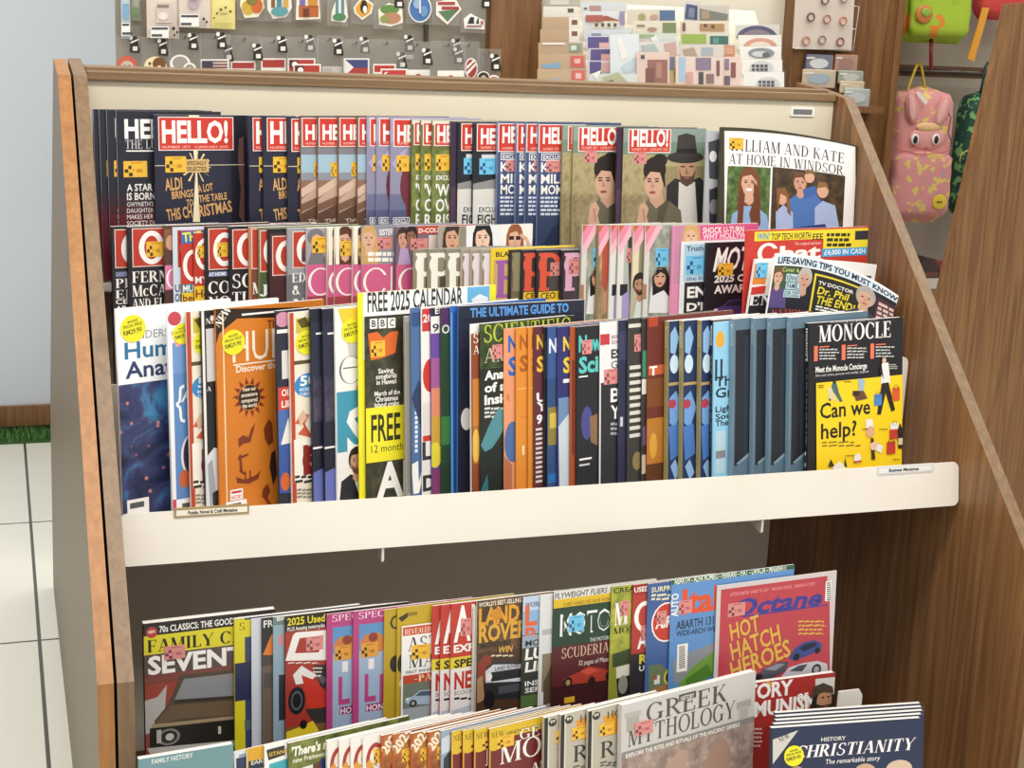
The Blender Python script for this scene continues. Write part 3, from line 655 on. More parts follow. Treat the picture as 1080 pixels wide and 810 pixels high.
D('shock', 'pink gossip magazine with white and red headline', 'dd8fb0', [r(712, 238, 740, 300, 'c98aa4'), face(729, 250, 6.5, 11, 'e0b89c', 'd2aa6a', None, 2), r(739, 238, 820, 252.5, 'd65a86'), t(741, 246, 6, 'SHOCK U-TURN', WH, 44), t(741, 252.5, 6, 'WHY HOLLYWOOD', 'f6dbe4', 62)], w=.2)
D('truth', 'true story magazine with blue panel and white border', 'e4e6e6', [r(722, 258, 790, 297, 'a9cce0'), t(724, 265, 5, 'Truth About', '2a3a4a', 40), k(724, 270, 744, 290, 'c'), t(724, 296, 4, 'the fridge', '2a3a4a', 30, 'n'), r(722, 298, 790, 360, '2a292e'), t(724.5, 314, 11, 'END', WH, 34, 'x'), t(724, 328, 8, "D'ILL", WH, 34, 'x')], w=.2)
D('motaward', 'black car magazine with slanted white title', '1f1f24', [t(752, 286, 24, 'MOTOR', WH, 62, 'c', 0, .2), t(753, 298, 7, '2025 CAR', WH, 46, 'x', 0, .1), t(753, 309.5, 8, 'AWARDS', WH, 46, 'x'), car(752, 315, 800, 336, '54407c'), k(757.5, 278, 773, 291)], w=.2)
D('chat', 'red gossip weekly with yellow strip, white script title', 'c83c30', [r(796, 244.5, 930, 254.5, 'ecd736'), t(798, 253, 7, 'WIN!', '2b8fc0', 13, 'b', 0, .15), t(813, 253, 6.5, 'TOP TECH WORTH', '3a2f1c', 42, 'b', 0, .15), t(857, 253, 6.5, 'EEE', '3a2f1c', 11, 'b'), t(838, 258.5, 3, 'The original and best', 'f4d8d0', 28, 'n'),
   ring(810, 267, 11, 11, WH, .6), p('c83c30', (816, 262), (824, 262), (824, 272), (816, 272)), t(822, 274, 14, 'hat', WH, 44, 'x'), r(869, 243, 930, 262.5, 'ecd736'), lines(872, 246, 262, 3, 30, '3a2f1c', 3.4), r(902, 243.5, 916, 253, '33343c'), r(867, 262.5, 930, 271, '3aa0d8'), t(869, 269, 5.4, '£4,000 IN CASH', WH, 44)], tn=.004)
D('tabloidback', 'white edged tabloid weekly behind the curled one', 'eceae6', [r(797, 278, 811, 300, 'e0862e'), k(799, 277, 811, 293, 'c'), r(797, 312, 930, 380, '1f1d24'), r(880, 284, 921, 316, '3c3444'), t(893, 292, 5, 'WHO IS', WH, 24, 'x'), face(912, 300, 5, 9, 'c99c84', '8a8684'), p(RED, (797, 303), (812, 301), (812, 309), (797, 311)), t(797, 322, 10, 'ENQUIRER', WH, 100, 'fB')], w=.22, tn=.008, bend=lambda u, z: (-.045 * (1 - z), 0, -.02 * u * u * z))
D('tabloid', 'tabloid weekly with yellow framed headline, top drooping right', 'f2f0ec', [r(819, 270, 980, 279, 'cfe0ea'), t(822, 277.5, 6.5, 'LIFE-SAVING TIPS YOU MUST KNOW', '23243a', 120, 'x'), r(819, 280, 980, 345, '1f2028'),
   r(820, 281, 842, 312, '3c5a3c'), face(825, 292, 4.5, 8, 'd6a88c', '6a4a34', '5a4a80'), t(828, 286, 4.5, 'Cover & Life', 'd8e27a', 26, 'n'), r(833, 288, 851, 296, 'c4e0e8'), t(834, 295, 5.5, 'KENNEDY', '22303c', 16), r(834, 297, 852, 304, 'c4e0e8'), t(835, 303, 5.2, 'FAMILY', '22303c', 15), r(833, 305, 850, 312.5, 'c4e0e8'), t(834, 311.5, 5.5, 'EXPLODES', '22303c', 15),
   face(852, 292, 5.5, 10, 'c99c84', 'b8b2aa'), r(861, 283, 908, 326, 'e2cf3a'), r(863, 285, 906, 324, '26241c'), t(866, 294, 4, 'TV DOCTOR', WH, 34), t(866, 304, 8, 'Dr. Phil', 'ecd736', 30, 'b', 0, .15), t(866, 315, 9, 'THE END!', 'ecd736', 37, 'c', 0, .15), lines(867, 317, 323, 2, 30, WH), face(911, 292, 7, 12, 'd0a48c', 'a9a49c', '3a3c48'), r(921, 283, 980, 326, '4a2a34'), lines(923, 288, 320, 5, 34, 'd9b8b0', 4),
   r(819, 326, 980, 336, '2a2a30'), t(823, 331.5, 6, 'NATIONAL', 'c8463a', 44, 'f'), t(822, 346, 12, 'ENQUIRER', WH, 120, 'fB')],
  bend=lambda u, z: (-.05 * (1 - z), -.04 * u * u, -.092 * u * u * z), tn=.006)
# ------------------------------------------------------------------ covers: front shelf of the upper rack
D('anatomy', 'bookazine with white top and deep space picture', 'f0f1f3', [band(407, 2500, 'nebula'), t(137, 358.5, 8.5, 'UNDERSTANDING', '8e9098', 92, 'n'), t(131.6, 379, 17, 'Human', '2a6f9a', 76, 'b'), t(132.3, 399.5, 17, 'Anatomy', '2b3a68', 98, 'b'), rnd(140, 346.5, 14.5), r(134, 528, 157, 545, 'f4f2ee'), r(137, 531, 152, 537, '55555c')])
D('genius', 'blue bookazine with white border and curly bracket', 'eceef2', [r(181.5, 362, 260, 528, '5d88c0'), r(181.5, 362, 260, 395, '6f96c8'), e(184, 336, 7, 7.5, 'c04a54'), p('e8a0b4', (180, 350), (196, 345), (202, 360), (186, 366)), rnd(192, 352, 11), t(186, 438, 30, '{', WH, 9, 'n'), t(191, 424, 14, 'A', WH, 16, 'n'), e(203, 480, 10, 22, '3a3248'), ring(203, 480, 12, 24, 'e8e4e0', .8), e(195, 505, 6, 10, 'c8643c'), r(196, 390, 204, 398, '23305c'), r(178, 528, 186, 545, 'c84a5a'), r(190, 529, 205, 545, 'f4f2ee'), r(192, 531, 202, 536, '55555c')])
D('curious', 'red edged cream bookazine with blue number badge', 'e9dfcc', [side(309.5, 'b5442c'), r(312, 336, 330, 352, 'c8b83a'), p('5a5220', (313, 338), (322, 334), (328, 344), (318, 346)), rnd(323, 361, 13), r(310, 381, 400, 385, '5a4a34'), e(325, 406, 14.5, 13, '2f86c4'), t(316.5, 407, 10, '50', WH, 17, 'x'), t(316, 413, 3.4, 'INCREDIBLE', WH, 18), t(316, 418, 3.4, 'CURIOSITIES', WH, 18),
   p('c85a3c', (311, 447), (318, 434), (326, 438), (320, 450), (330, 462), (314, 458), (322, 448)), p('d9b49a', (314, 440), (320, 432), (324, 440), (317, 450)), r(310, 464, 400, 510, 'f2ece0'), ring(334, 484, 15, 18, '8a2a22', .5), t(320, 500, 30, 'H', '8a2a22', 22, 'x'), lines(311, 502, 512, 2, 40, '33302c'), lines(313, 516, 527, 3, 22, '8a8478')])
D('whitenight', 'black bookazine with white jersey picture', '1f2026', [r(212, 328, 215, 560, 'e4e2dc'), r(217, 347, 226, 403, 'c9c8c8'), t(217, 342, 6, 'NEW', WH, 18, 'f'), t(218, 413, 5, 'A', WH, 5, 'f'), p('d6d8dc', (216, 484), (226, 472), (250, 480), (250, 560), (216, 560)), p('9fa4ac', (219, 490), (224, 484), (228, 520), (222, 540)), p('2a2c34', (224, 520), (240, 510), (240, 560), (226, 560)), r(222, 333, 240, 338, WH)])
def humans():
    o = [p('2a1d14', (226, 326), (320, 324), (320, 334), (250, 336), (231, 352), (226, 372)), r(234, 330, 235.6, 540, 'e7c9a0'), t(231, 346, 9, 'NEW', WH, 22, 'fB', 50), r(255, 331, 320, 333, WH), t(245.5, 382.5, 32, 'HUMANS', 'f3e3cf', 118, 'n'), t(282, 346, 8, 'THE', '6a2a14', 16), r(246, 384.5, 330, 386, 'f3e3cf'), t(249, 393, 6.8, 'Discover the', 'f6e6d2', 45, 'f' if 0 else 'b'), rnd(246, 361, 13.5)]
    for i in range(14):
        a = i * 2 * pi / 14
        q = lambda rr, da: (263 + rr * .92 * cos(a + da), 419 + rr * 1.12 * sin(a + da))
        o.append(p('7d2a16', q(13, -.17), q(19.5, 0), q(13, .17)))
    o += [e(263, 419, 11.4, 13.6, '33201a'), t(256, 413, 4.2, 'How our', 'f3e3cf', 14), t(254.5, 419, 4.2, 'ancestors', 'f3e3cf', 17), t(254.5, 425, 4.2, 'conquered', 'f3e3cf', 17), t(255.5, 430.5, 4.2, 'the world', 'f3e3cf', 15)]
    dk = '7a3418'
    o += [p(dk, (251, 463), (256, 459), (262, 461), (265, 452), (269, 446), (267, 455), (264, 466), (256, 468), (252, 472)), p(dk, (252, 480), (254, 479), (256, 497), (253, 497)), p(dk, (251, 482), (262, 478), (262, 480), (251, 485)), p(dk, (253, 495), (259, 499), (258, 501), (252, 497)), p(dk, (249, 503), (258, 506), (270, 501), (275, 496), (272, 505), (262, 510), (250, 509)), r(258, 497, 259.4, 506, dk), r(263, 496, 264.4, 505, dk),
          p(dk, (278, 452), (283, 442), (287, 446), (288, 466), (283, 470), (279, 462)), p('3a241a', (286, 478), (290, 474), (292, 500), (288, 512), (284, 492)), p(dk, (277, 516), (282, 510), (285, 518), (281, 526), (276, 524)), p(dk, (276, 522), (280, 521), (286, 532), (282, 531)),
          r(242.5, 517, 256, 528.5, WH), r(244, 518.5, 254.5, 521, RED), t(244, 527, 4, 'HISTORY', RED, 11), r(238, 530, 260, 545, 'f4f2ee'), r(241, 532, 254, 537, '55555c')]
    return o
D('humans', 'orange bookazine with dark sun and NEW corner', 'cf7a26', humans())
D('brain', 'navy bookazine with pink brain and red panel', '272a3c', [e(298, 337, 8, 8, 'c98aa4'), r(292, 348, 330, 352, WH), r(297, 370, 330, 400, 'd8d6d2'), r(293, 409, 330, 433, 'c4442e'), t(297, 418, 7, 'OLD', WH, 14), t(297, 430, 7, 'LIFE', WH, 14), r(293, 433, 330, 470, '4a6aa8'), p('e8e4dc', (296, 470), (304, 440), (309, 470), (304, 490)), p('3a58a0', (293, 470), (330, 462), (330, 520), (293, 520)), e(301, 508, 5, 10, 'd0662c')])
D('cosmos', 'dark navy bookazine with purple foot', '1d2032', [r(328, 340, 360, 400, '262a3e'), r(333, 351, 352, 353, WH), r(330, 398, 360, 445, 'm:22253a,4a4458,7a6480:30'), r(330, 472, 360, 474, WH), p('6470b4', (328, 500), (340, 494), (352, 500), (352, 540), (328, 540)), r(340, 362, 344, 366, WH)])
D('soldier', 'white and teal bookazine with suited man', 'ebe9e6', [p('ecc63a', (356, 326), (384, 324), (384, 340), (362, 344)), rnd(371, 349, 13), p('c8c4be', (366, 358), (384, 362), (384, 380), (368, 376)), ring(370, 390, 12, 15, '55524e', .86), r(362, 388, 384, 389.2, '55524e'), p('c9b08c', (366, 424), (374, 414), (379, 398), (386, 398), (392, 424), (380, 428)), p('a98a60', (370, 420), (378, 412), (392, 424), (380, 428)), r(355, 414, 384, 478, '3f93ae'), t(366, 478, 46, 'S', 'f1f0ee', 22, 'x'), p('22242c', (358, 530), (360, 508), (370, 500), (378, 504), (386, 500), (400, 510), (400, 540), (358, 540)), p('e6e4e2', (372, 500), (380, 500), (378, 520)), face(376, 487, 6.5, 12, 'c99a7e', '2a2220', None, 0, '6a4a3a')])
D('wildlife', 'dark wildlife magazine with yellow FREE block', '35332a', [r(385, 336, 460, 540, 'm:1f2019,3a3a2c,57553c:45'), r(390, 336.5, 398, 347, WH), t(392, 345, 7, 'B', '22221c', 4.4), r(399.5, 336, 407.5, 346.5, WH), t(401.5, 344.5, 7, 'B', '22221c', 4.4), r(409, 335.5, 417, 346, WH), t(411, 344, 7, 'C', '22221c', 4.6), p('d9682c', (388, 352), (398, 350), (404, 356), (412, 350), (420, 349), (417, 372), (402, 378), (391, 380)), k(391, 360, 406, 377),
   t(399, 394, 5, 'Saving', WH, 16), t(396.5, 400, 5, 'songbirds', WH, 22), t(397, 406, 5, 'in Hawaii', WH, 21), t(395, 418, 5, 'March of the', WH, 27), t(396, 424, 5, 'Christmas', WH, 24), t(395, 430, 5, 'Island crabs', WH, 26),
   r(384.5, 431, 500, 489, 'f0e52c'), t(391.5, 466, 28, 'FREE', '33301a', 31, 'c'), t(391.5, 478, 8, '12 month', '33301a', 34, 'n'), t(397, 525, 36, 'AFRICA', WH, 130, 'x')])
D('calendar', 'yellow bordered free calendar standing behind wildlife magazine', 'f0e52c', [r(383, 308, 516.5, 380, 'f4f5f2'), t(387.5, 329, 20, 'FREE 2025 CALENDAR', '33332c', 104, 'c'), r(493, 303, 516.5, 345, '6ab4dc'), p('e9eff2', (497, 316), (506, 310), (515, 314), (513, 322), (500, 322))], tn=.003)
D('greythin', 'thin grey magazine right of the wildlife magazine', '9a9690', [r(428, 340, 434, 520, '85827c')])
D('inkblue', 'blue magazine with upward running white lettering', '4a6c9c', [r(434, 330, 450, 345, '33507e'), *[r(437.5, 424 + i * 5, 440.5, 427.5 + i * 5, 'dfe6ee') for i in range(11)], p('2a3c60', (434, 420), (442, 400), (450, 430), (450, 470)), p(WH, (434, 490), (441, 486), (442, 520), (436, 521)), t(436, 518, 20, 'W', WH, 20, 'x')])
D('redwhite', 'white magazine with red art and stacked letters', 'e9e5e0', [r(445, 326, 470, 350, 'c43c38'), t(446, 340, 8, '20', WH, 10), e(454, 396, 8, 18, RED), r(446, 425, 465, 460, 'dcd6d0'), t(445.5, 485, 18, 'LI', '34323a', 14, 'x'), t(446, 518, 16, 'DE', '34323a', 26, 'x'), r(446, 460, 470, 466, RED)])
D('rainbow', 'purple to yellow magazine beside a dark green one', '5a3c8a', [band(322, 334, '2c2a3a'), t(459, 331, 6, 'EDU', WH, 15), band(334, 352, 'e7e4e2'), t(456, 350, 8, '9S', '2c2a3a', 14), band(352, 378, '6a4a9a'), band(378, 410, 'a05a94'), band(410, 440, 'd98a6a'), band(440, 470, 'c9a03c'), e(459, 480, 7, 14, 'e0d43c'), band(496, 2500, '7a3c6c')])
D('darkgreen', 'dark green magazine with purple top', '28462e', [band(320, 345, '4a2c5c'), t(466, 352, 9, 'OK', 'd8d4da', 16), band(440, 470, '3a7a40'), band(490, 2500, '23402a')])
D('royalblue', 'bright blue spined magazine left of the navy one', '2f6ab4', [r(473, 330, 500, 540, '274f92'), r(475.5, 330, 477, 540, '6fa8dc')], spine='3f82cc', tn=.012)
D('guide', 'wide navy guide with light blue heading behind white spine', '23263a', [t(496, 334.5, 9, 'THE ULTIMATE GUIDE TO', '5a9ae0', 107, 'x'), r(489, 337, 640, 338, '14151f'), e(492, 442, 6, 12, WH)], tn=.007, spine='3468b0')
D('whitespine', 'thick white spined book between navy and brown', 'efece8', [t(499, 362, 9, 'A', '8a8a8a', 6)], spine='f1efec', tn=.014)
D('savour', 'brown red magazine with two white capitals', '8a4424', [t(499, 362, 10, 'SA', WH, 14, 'f'), t(499, 374, 9, 'A', WH, 7, 'f'), band(400, 450, 'c47a2c'), band(450, 490, 'a8642c'), e(502, 470, 4, 18, 'e0b44c')])
D('science', 'dark science magazine with green title and white headline', '23281f', [r(506, 340, 560, 390, 'm:1c2616,3a4a26,5a6a3a:50'), t(510, 361.5, 18, 'SCIENTIFIC', 'b9c43c', 96, 'f'), t(510.5, 383, 15, 'AMERICAN', 'c9b89a', 96, 'f'), k(519, 364, 530, 379, 'p'), t(511, 401, 9, 'Anatomy', WH, 48, 'x'), t(511, 414, 9, 'of an', WH, 30, 'x'), t(511, 427, 9.5, 'Insight', WH, 38, 'x'), lines(511, 430, 443, 3, 26, 'd0d0cc'), p('4f8a94', (507, 470), (516, 448), (526, 430), (540, 436), (526, 462), (514, 480)), p('16201f', (506, 480), (530, 466), (560, 480), (560, 540), (506, 540)), p('2f6a72', (506, 520), (514, 500), (516, 530), (508, 540))])
D('peach', 'peach magazine with blue stacked letters and ball', 'e0966c', [t(536, 371, 16, 'N', '2c62b4', 10, 'x'), t(536, 396, 18, 'S', '2c62b4', 10, 'x'), p('c87a54', (533, 420), (536, 414), (538, 424)), e(541, 466, 9, 22, '4a6a9c'), p('b06a48', (531, 480), (540, 490), (540, 540), (531, 540))])
D('marigold', 'orange magazine with darker lettering', 'd98a32', [t(548, 368, 14, 'N', 'a85a1c', 9, 'x'), t(548, 392, 16, 'S', 'a85a1c', 9, 'x'), r(546, 410, 560, 411, 'e8b46a'), r(549, 440, 560, 441, 'b8702a'), r(551, 470, 553, 480, 'f0d8b0')], spine='c97a2c')
D('plumstripe', 'maroon magazine with yellow letters and white bars', '5c2a34', [t(566, 368, 14, 'N', 'e0b43c', 8, 'x'), t(566, 392, 15, 'S', 'e0b43c', 8, 'x'), t(566, 424, 9, 'UP', WH, 18, 'x'), t(566, 434, 9, 'YE', WH, 18, 'x'), t(566, 447, 9, '9', WH, 6, 'x')] + [r(565, 452 + i * 5, 572, 454.4 + i * 5, 'd9cfc8') for i in range(12)])
D('ink', 'thin black magazine beside the maroon one', '1c1a20', [r(575, 360, 577, 400, '3a3a44')])
D('planet', 'blue magazine with yellow lower part', '2f4a78', [r(578, 346, 600, 400, '37568c'), t(579, 372, 14, 'N', 'dce4ee', 8, 'x'), r(578, 430, 600, 470, '8a7a3c'), r(580, 436, 588, 452, 'c9b44c'), r(578, 500, 600, 510, '2a6ab0')])
D('nature', 'indigo magazine with yellow letters and pale picture', '2f2f6c', [t(594, 370, 14, 'N', 'e0c83c', 8, 'x'), t(594, 393, 15, 'S', 'e0c83c', 8, 'x'), r(589, 420, 604, 450, '6a8ab0'), p('c4d0d8', (589, 450), (600, 436), (604, 520), (590, 520)), r(594, 400, 602, 404, WH)])
D('rust', 'thin rust coloured magazine beside the indigo one', 'a8502c', [r(603, 380, 606, 480, '7a3420')])
D('newsci', 'black magazine with turquoise two-line title', '23242a', [t(610.5, 371, 16, 'New', '5cc4c0', 24, 'x'), t(610.5, 393.5, 16, 'Scientist', '5cc4c0', 64, 'x'), r(610.5, 397, 620, 398.4, WH), k(614, 359, 624, 374, 'p'), e(619, 446, 6, 18, '4a4a8c'), p('8a6a4c', (622, 440), (630, 436), (630, 470), (623, 466)), r(611, 484, 624, 486, WH), r(611, 490, 622, 492, 'd0d0d0')], spine='17181c')
D('economy', 'white over black magazine with red square', '2a2b30', [r(634, 338, 700, 404, 'e4e3e4'), r(630, 338, 634, 540, 'eeeceb'), r(631.5, 353, 643, 364.5, 'c23c44'), t(645, 357.5, 3.6, 'REVIEW', '8a2c34', 12), t(645, 363, 3.6, 'SCHOOL', '8a2c34', 12), t(644.5, 378, 9, 'ESSENTIAL', '33343a', 52, 'x'), t(644.5, 389, 8, 'GUIDE', '33343a', 32, 'n'), k(637, 390, 652, 406, 'p'), t(644, 424, 14, 'BE', WH, 20, 'c'), t(644, 442, 14, 'YOUR', WH, 40, 'c'), lines(644, 446, 461, 3, 18, 'a8a8ac')], spine='eeeceb')
D('navythin', 'dark navy magazine right of the white topped one', '2a2c48', [r(653, 350, 662, 380, '3a3c5c'), r(654, 440, 657, 450, 'c8c8d0')])
D('charcoal', 'charcoal magazine with white reversed blocks', '3c3834', [r(663, 342, 700, 346, 'd8d4cc'), k(669, 353, 678, 371, 'p')] + [r(664, 386 + i * 8, 676, 390 + i * 8, 'd8d4cc') for i in range(10)] + [e(672, 486, 5, 10, '8a7a4c')], spine='4a4640')
D('thingreen', 'thin magazine with green and white blocks', '33302e', [r(678, 370, 684, 398, '3c8a6a'), r(677, 400, 684, 416, 'd8d4cc'), r(678, 450, 684, 470, '6a4a7a'), r(677, 480, 684, 500, 'c9b9a0')])
D('cellar', 'dark red magazine with orange lower half', '6a2c22', [r(684, 335, 694, 345, 'b0402c'), r(684, 386, 700, 396, 'c8603c'), t(685, 396, 9, 'T', WH, 8, 'x'), band(400, 430, '7a4422'), band(442, 490, 'b8782c'), e(689, 470, 4, 14, 'd9a03c'), band(490, 2500, '5a3418')], spine='7a3a28')
D('khaki', 'khaki spined magazine with blue patterned cover', '26345c', [p('8fb8e0', (707, 352), (712, 344), (716, 356), (712, 374), (707, 372)), e(711, 384, 4.5, 10, 'c8e0f0'), r(705, 404, 722, 407, 'b99a6a'), p('6f9fd8', (706, 420), (713, 412), (719, 430), (712, 452), (706, 446)), e(709, 426, 4, 5, 'b03c50'), p('4a7ac0', (705, 450), (716, 446), (718, 478), (707, 486)), p('8fb8e0', (707, 492), (712, 484), (717, 498), (712, 506)), r(704, 335, 705.6, 540, '8f8452')], spine='9c9160', tn=.016, sptext=[('MONOCLE', .03, .15, 'd9d2ae')], w=.2)
D('blackspine', 'black spined magazine between khaki and pale blue', '1e1e22', [r(753, 340, 758, 540, '2c2c32')], spine='17171b', tn=.012, sptext=[('MONOCLE', .03, .14, WH), ('- - -- - --- -- - -- --- - --', .2, .72, 'b9b9bc')], w=.2)
D('paleguide', 'pale blue guide with dark lettering and round badge', '93cbe8', [e(759.5, 358, 4.6, 9, 'e2a83c'), t(754, 396, 16, '||', '2c3c4c', 8), t(754.5, 408, 10, 'The', '23303c', 24), t(754.5, 420, 10, 'Great', '23303c', 40), t(754.5, 435, 6, 'Lighthouse', '23303c', 46), t(754.5, 443, 6, 'South', '23303c', 26), t(754.5, 450, 6, 'The C', '23303c', 22), r(755, 455, 765, 500, 'b9d4e0'), r(755, 476, 765, 484, '8a8a8a')], w=.2)
D('slate', 'slate blue spined magazine with dark window', '5f7788', [r(836, 347, 949, 490, '23262e'), r(845, 352, 850, 478, '30353f'), p('8da4b4', (836, 488), (849, 476), (860, 478), (848, 490)), p('5f7788', (836, 490), (849, 480), (860, 480), (860, 500), (836, 500)), r(900, 352, 940, 470, '3c4450')], spine='748fa2', tn=.0165, sptext=[('MONOCLE', .03, .15, 'b9c9d4')], w=.2)
def bag(x, y, w, h, c): return r(x, y, x + w, y + h, c) + ring(x + w / 2, y, w * .3, h * .25, '33302c', .8)
D('concierge', 'black topped magazine with yellow Can we help cover', '1f1e21', [
   t(876, 341, 2.6, 'A briefing on global affairs', 'b9b9bc', 50, 'n'), t(863.5, 361, 17, 'MONOCLE', WH, 79, 'fB')] + [x_ for i, x0 in enumerate((858.5, 887.5, 917.5)) for x_ in (r(x0, 365 - i * 1.3, x0 + 4, 381 - i * 1.3, 'e8765a'), lines(x0 + 5.5, 368 - i * 1.3, 381 - i * 1.3, 4, 21, 'c8c6c4', 1.4), r(x0 + 5.5, 365.5 - i * 1.3, x0 + 16, 366.7 - i * 1.3, 'e8765a'))] + [
   t(859.5, 393, 6, 'Meet the Monocle Concierge', WH, 55, 'b'), t(859.5, 397.5, 2.8, 'Hire and rebate, process and weekly coupons', 'cfcdca', 57, 'n'),
   p('f2cf1f', (860, 404), (951, 395), (958, 560), (861, 560)),
   t(864, 441.5, 15.5, 'Can we', '241f1a', 54, 'b'), t(865, 463, 15.5, 'help?', '241f1a', 38, 'b'), lines(866, 466, 473, 2, 46, '8a7420', 1.6),
   p('4a6a6a', (877, 404), (881, 402), (884, 414), (888, 423), (885, 424), (879, 414), (875, 423), (873, 422)), p('d9c9a0', (871, 410), (876, 408), (882, 424), (874, 420)), e(879, 402.5, 1.6, 2, '33302c', 10), lines(862, 406, 410, 2, 8, '6a5a20', 1), lines(889, 402, 405, 1, 10, '6a5a20', 1),
   p('9fb8c8', (904, 399), (911, 400), (910, 413), (905, 414)), p('6a4a34', (898, 412), (910, 412), (914, 420), (902, 423)), e(902, 415, 4, 3, '3c2c24'),
   p('e8e6e2', (929, 383), (936, 382), (938, 404), (928, 405)), e(931.5, 380, 2.2, 3, 'd6b49a'), p('2a2420', (929, 404), (936, 403), (943, 432), (939, 434), (933, 414), (928, 437), (924, 437)), bag(921, 416, 8, 12, '4a86c4'), bag(940, 409, 8, 14, 'd8602c'), p('33302c', (927, 392), (929, 386), (931, 400)), lines(937, 384, 390, 3, 9, 'b9b9b4', 1),
   p('e8e6e2', (912, 442), (919, 442), (920, 451), (912, 451)), e(916.5, 455, 4.5, 6, 'd9a888'), p('4a2c22', (917, 462), (920, 462), (922, 484), (918, 485)), e(921, 470, 5, 4.5, 'e8c0a4'), p('e8e6e2', (925, 468), (930, 470), (928, 478), (922, 474)), lines(908, 452, 455, 1, 8, '6a5a20', 1),
   bag(938, 446, 8, 10, 'e8e6e2'), r(937, 453, 949, 463, 'c43c34'), bag(934, 466, 9, 13, 'c43c34'), p('2a2420', (945, 454), (948, 446), (951, 454), (952, 472), (946, 473)), r(946, 462, 951, 469, 'd9c9a0'), lines(926, 452, 455, 1, 10, '6a5a20', 1),
   p('33302c', (872, 492), (875, 484), (879, 492)), p('e8e6e2', (876, 493), (884, 486), (890, 492), (890, 500)), p('33302c', (889, 492), (890, 482), (892, 492)), e(903, 483, 4, 5, 'e8e6e2'), r(899, 486, 907, 488, 'c43c34'), lines(890, 480, 483, 1, 12, '6a5a20', 1), lines(940, 484, 487, 1, 10, '6a5a20', 1)],
  spine='1a1a1d', tn=.013, sptext=[('MONOCLE', .03, .22, WH), ('- -- --- - -- - --- -- - ---', .26, .7, 'b9b9bc'), ('*  *  *', .74, .9, WH)])
# ------------------------------------------------------------------ covers: lower rack, rear row
D('saloon', 'classic car magazine with dark saloon and yellow band', '9a463a', [band(657, 672, '1f1f20'), band(671.5, 691.5, 'd9cf2c'), band(691.5, 713, '5a4a48'), t(168, 667, 6.5, '70s CLASSICS: THE GOOD, THE BAD', WH, 112, 'b'), e(160, 667, 6, 6, 'b03c34'), t(156.5, 668.3, 3, 'NEW', WH, 7), t(155.5, 688.5, 13, 'FAMILY CARS', '221f14', 128, 'fB'), k(173, 682, 195, 696, 'p'), t(156, 711.5, 18, 'SEVENTIES', WH, 140, 'x'),
  band(713, 722, '7d4840'), p('b9b4b0', (150, 740), (166, 735), (176, 722), (172, 770), (150, 775)), p('574a3c', (163, 760), (178, 742), (190, 712), (260, 704), (275, 740), (280, 800), (160, 800)), p('8a8d90', (184, 738), (194, 716), (262, 708), (268, 732)), p('3a342e', (184, 738), (268, 732), (268, 735), (184, 742)), p('6c5a44', (160, 766), (180, 744), (275, 736), (275, 752), (190, 758)), p('a39172', (160, 764), (275, 752), (275, 755), (160, 768)),
  p('26231f', (158, 768), (275, 756), (275, 786), (158, 790)), e(178, 777, 12, 9, '8a8884'), e(178, 777, 9, 7, '33302c'), e(179, 777, 4.5, 4, 'c9c7c2'), r(165, 770, 170, 784, 'b9b5ac'), r(230, 766, 233, 774, 'c9c3b4'), p('bdbab4', (155, 789), (275, 778), (275, 783), (158, 795)), p('4a4a4c', (150, 796), (275, 786), (275, 860), (150, 860))], spine='3a3a40', tn=.012)
D('yellowspine', 'yellow spined magazine right of the saloon cover', '3c4668', [r(246, 652, 258, 860, 'd8cc28'), r(258, 654, 272, 672, 'd8cc28'), t(252, 665, 8, 'S', '7a5a1c', 7, 'f'), band(700, 740, '2a3050'), r(258, 760, 275, 770, '5a6a6a')], spine='d8cc28')
D('palewhite', 'white spined magazine between yellow and dark ones', 'b9c0cc', [r(264, 652, 275, 860, 'ccd2dc')], spine='ccd2dc')
D('fron', 'dark magazine with orange wedge and brown base', '25282a', [t(278, 662, 7, 'FRONT', 'e4e4e0', 32), p('d97a2c', (277, 691), (287, 668), (297, 691)), band(692, 2500, '6f5f54'), band(692, 703, '4a4440'), t(279, 724, 5, 'B', '3a3a3c', 6), r(278, 710, 292, 726, '57504a')])
D('icy', 'pale blue magazine left of the red motorbike', '8fa8b8', [t(292, 656, 6, 'BRITISH', 'd9e2e8', 44), r(288, 650, 320, 660, '6c8078'), t(292, 655, 5, 'BR', 'e4e6e2', 10), p('c98a94', (293, 672), (300, 668), (300, 682), (294, 680)), r(294, 712, 320, 760, '2f3436')])
D('motorbike', 'red motorbike magazine with yellow heading', 'a3362a', [band(648, 667, '1f1c1a'), t(303, 660, 7.5, '2025 Used', 'e4d22c', 40), t(303, 666, 4, 'PLUS Amazing motorcycles', 'e8e2d8', 40), p('ebe8e4', (301, 697), (309, 670), (312, 667), (350, 664), (350, 696)), p('a3362a', (311, 689), (316, 673), (334, 671), (340, 678), (336, 688)), k(323, 672, 341, 687, 'p'), lines(304, 699, 701, 1, 36, 'e8e2d8'),
  p('e4e2e0', (309, 712), (318, 702), (334, 712), (326, 720), (312, 722)), e(313, 739, 9, 15, '1c1c1e'), e(313, 739, 6.2, 10.5, '55585c'), e(313, 739, 4.5, 8, '1c1c1e'), p('c43426', (318, 712), (334, 718), (350, 740), (350, 756), (326, 750), (322, 730)), p('2a2a2c', (330, 702), (350, 700), (350, 730), (338, 724)), p('5a5c60', (332, 710), (348, 716), (340, 722)), lines(330, 704, 716, 3, 10, 'e8e2d8', 1.5), p('33302c', (322, 748), (350, 745), (350, 765), (330, 762)), band(768, 2500, '7a5a2c'), p('e4c82c', (302, 772), (318, 766), (330, 760), (336, 770), (330, 778), (302, 780)), e(320, 764, 4, 5, '1f1c1a')], spine='26221f')
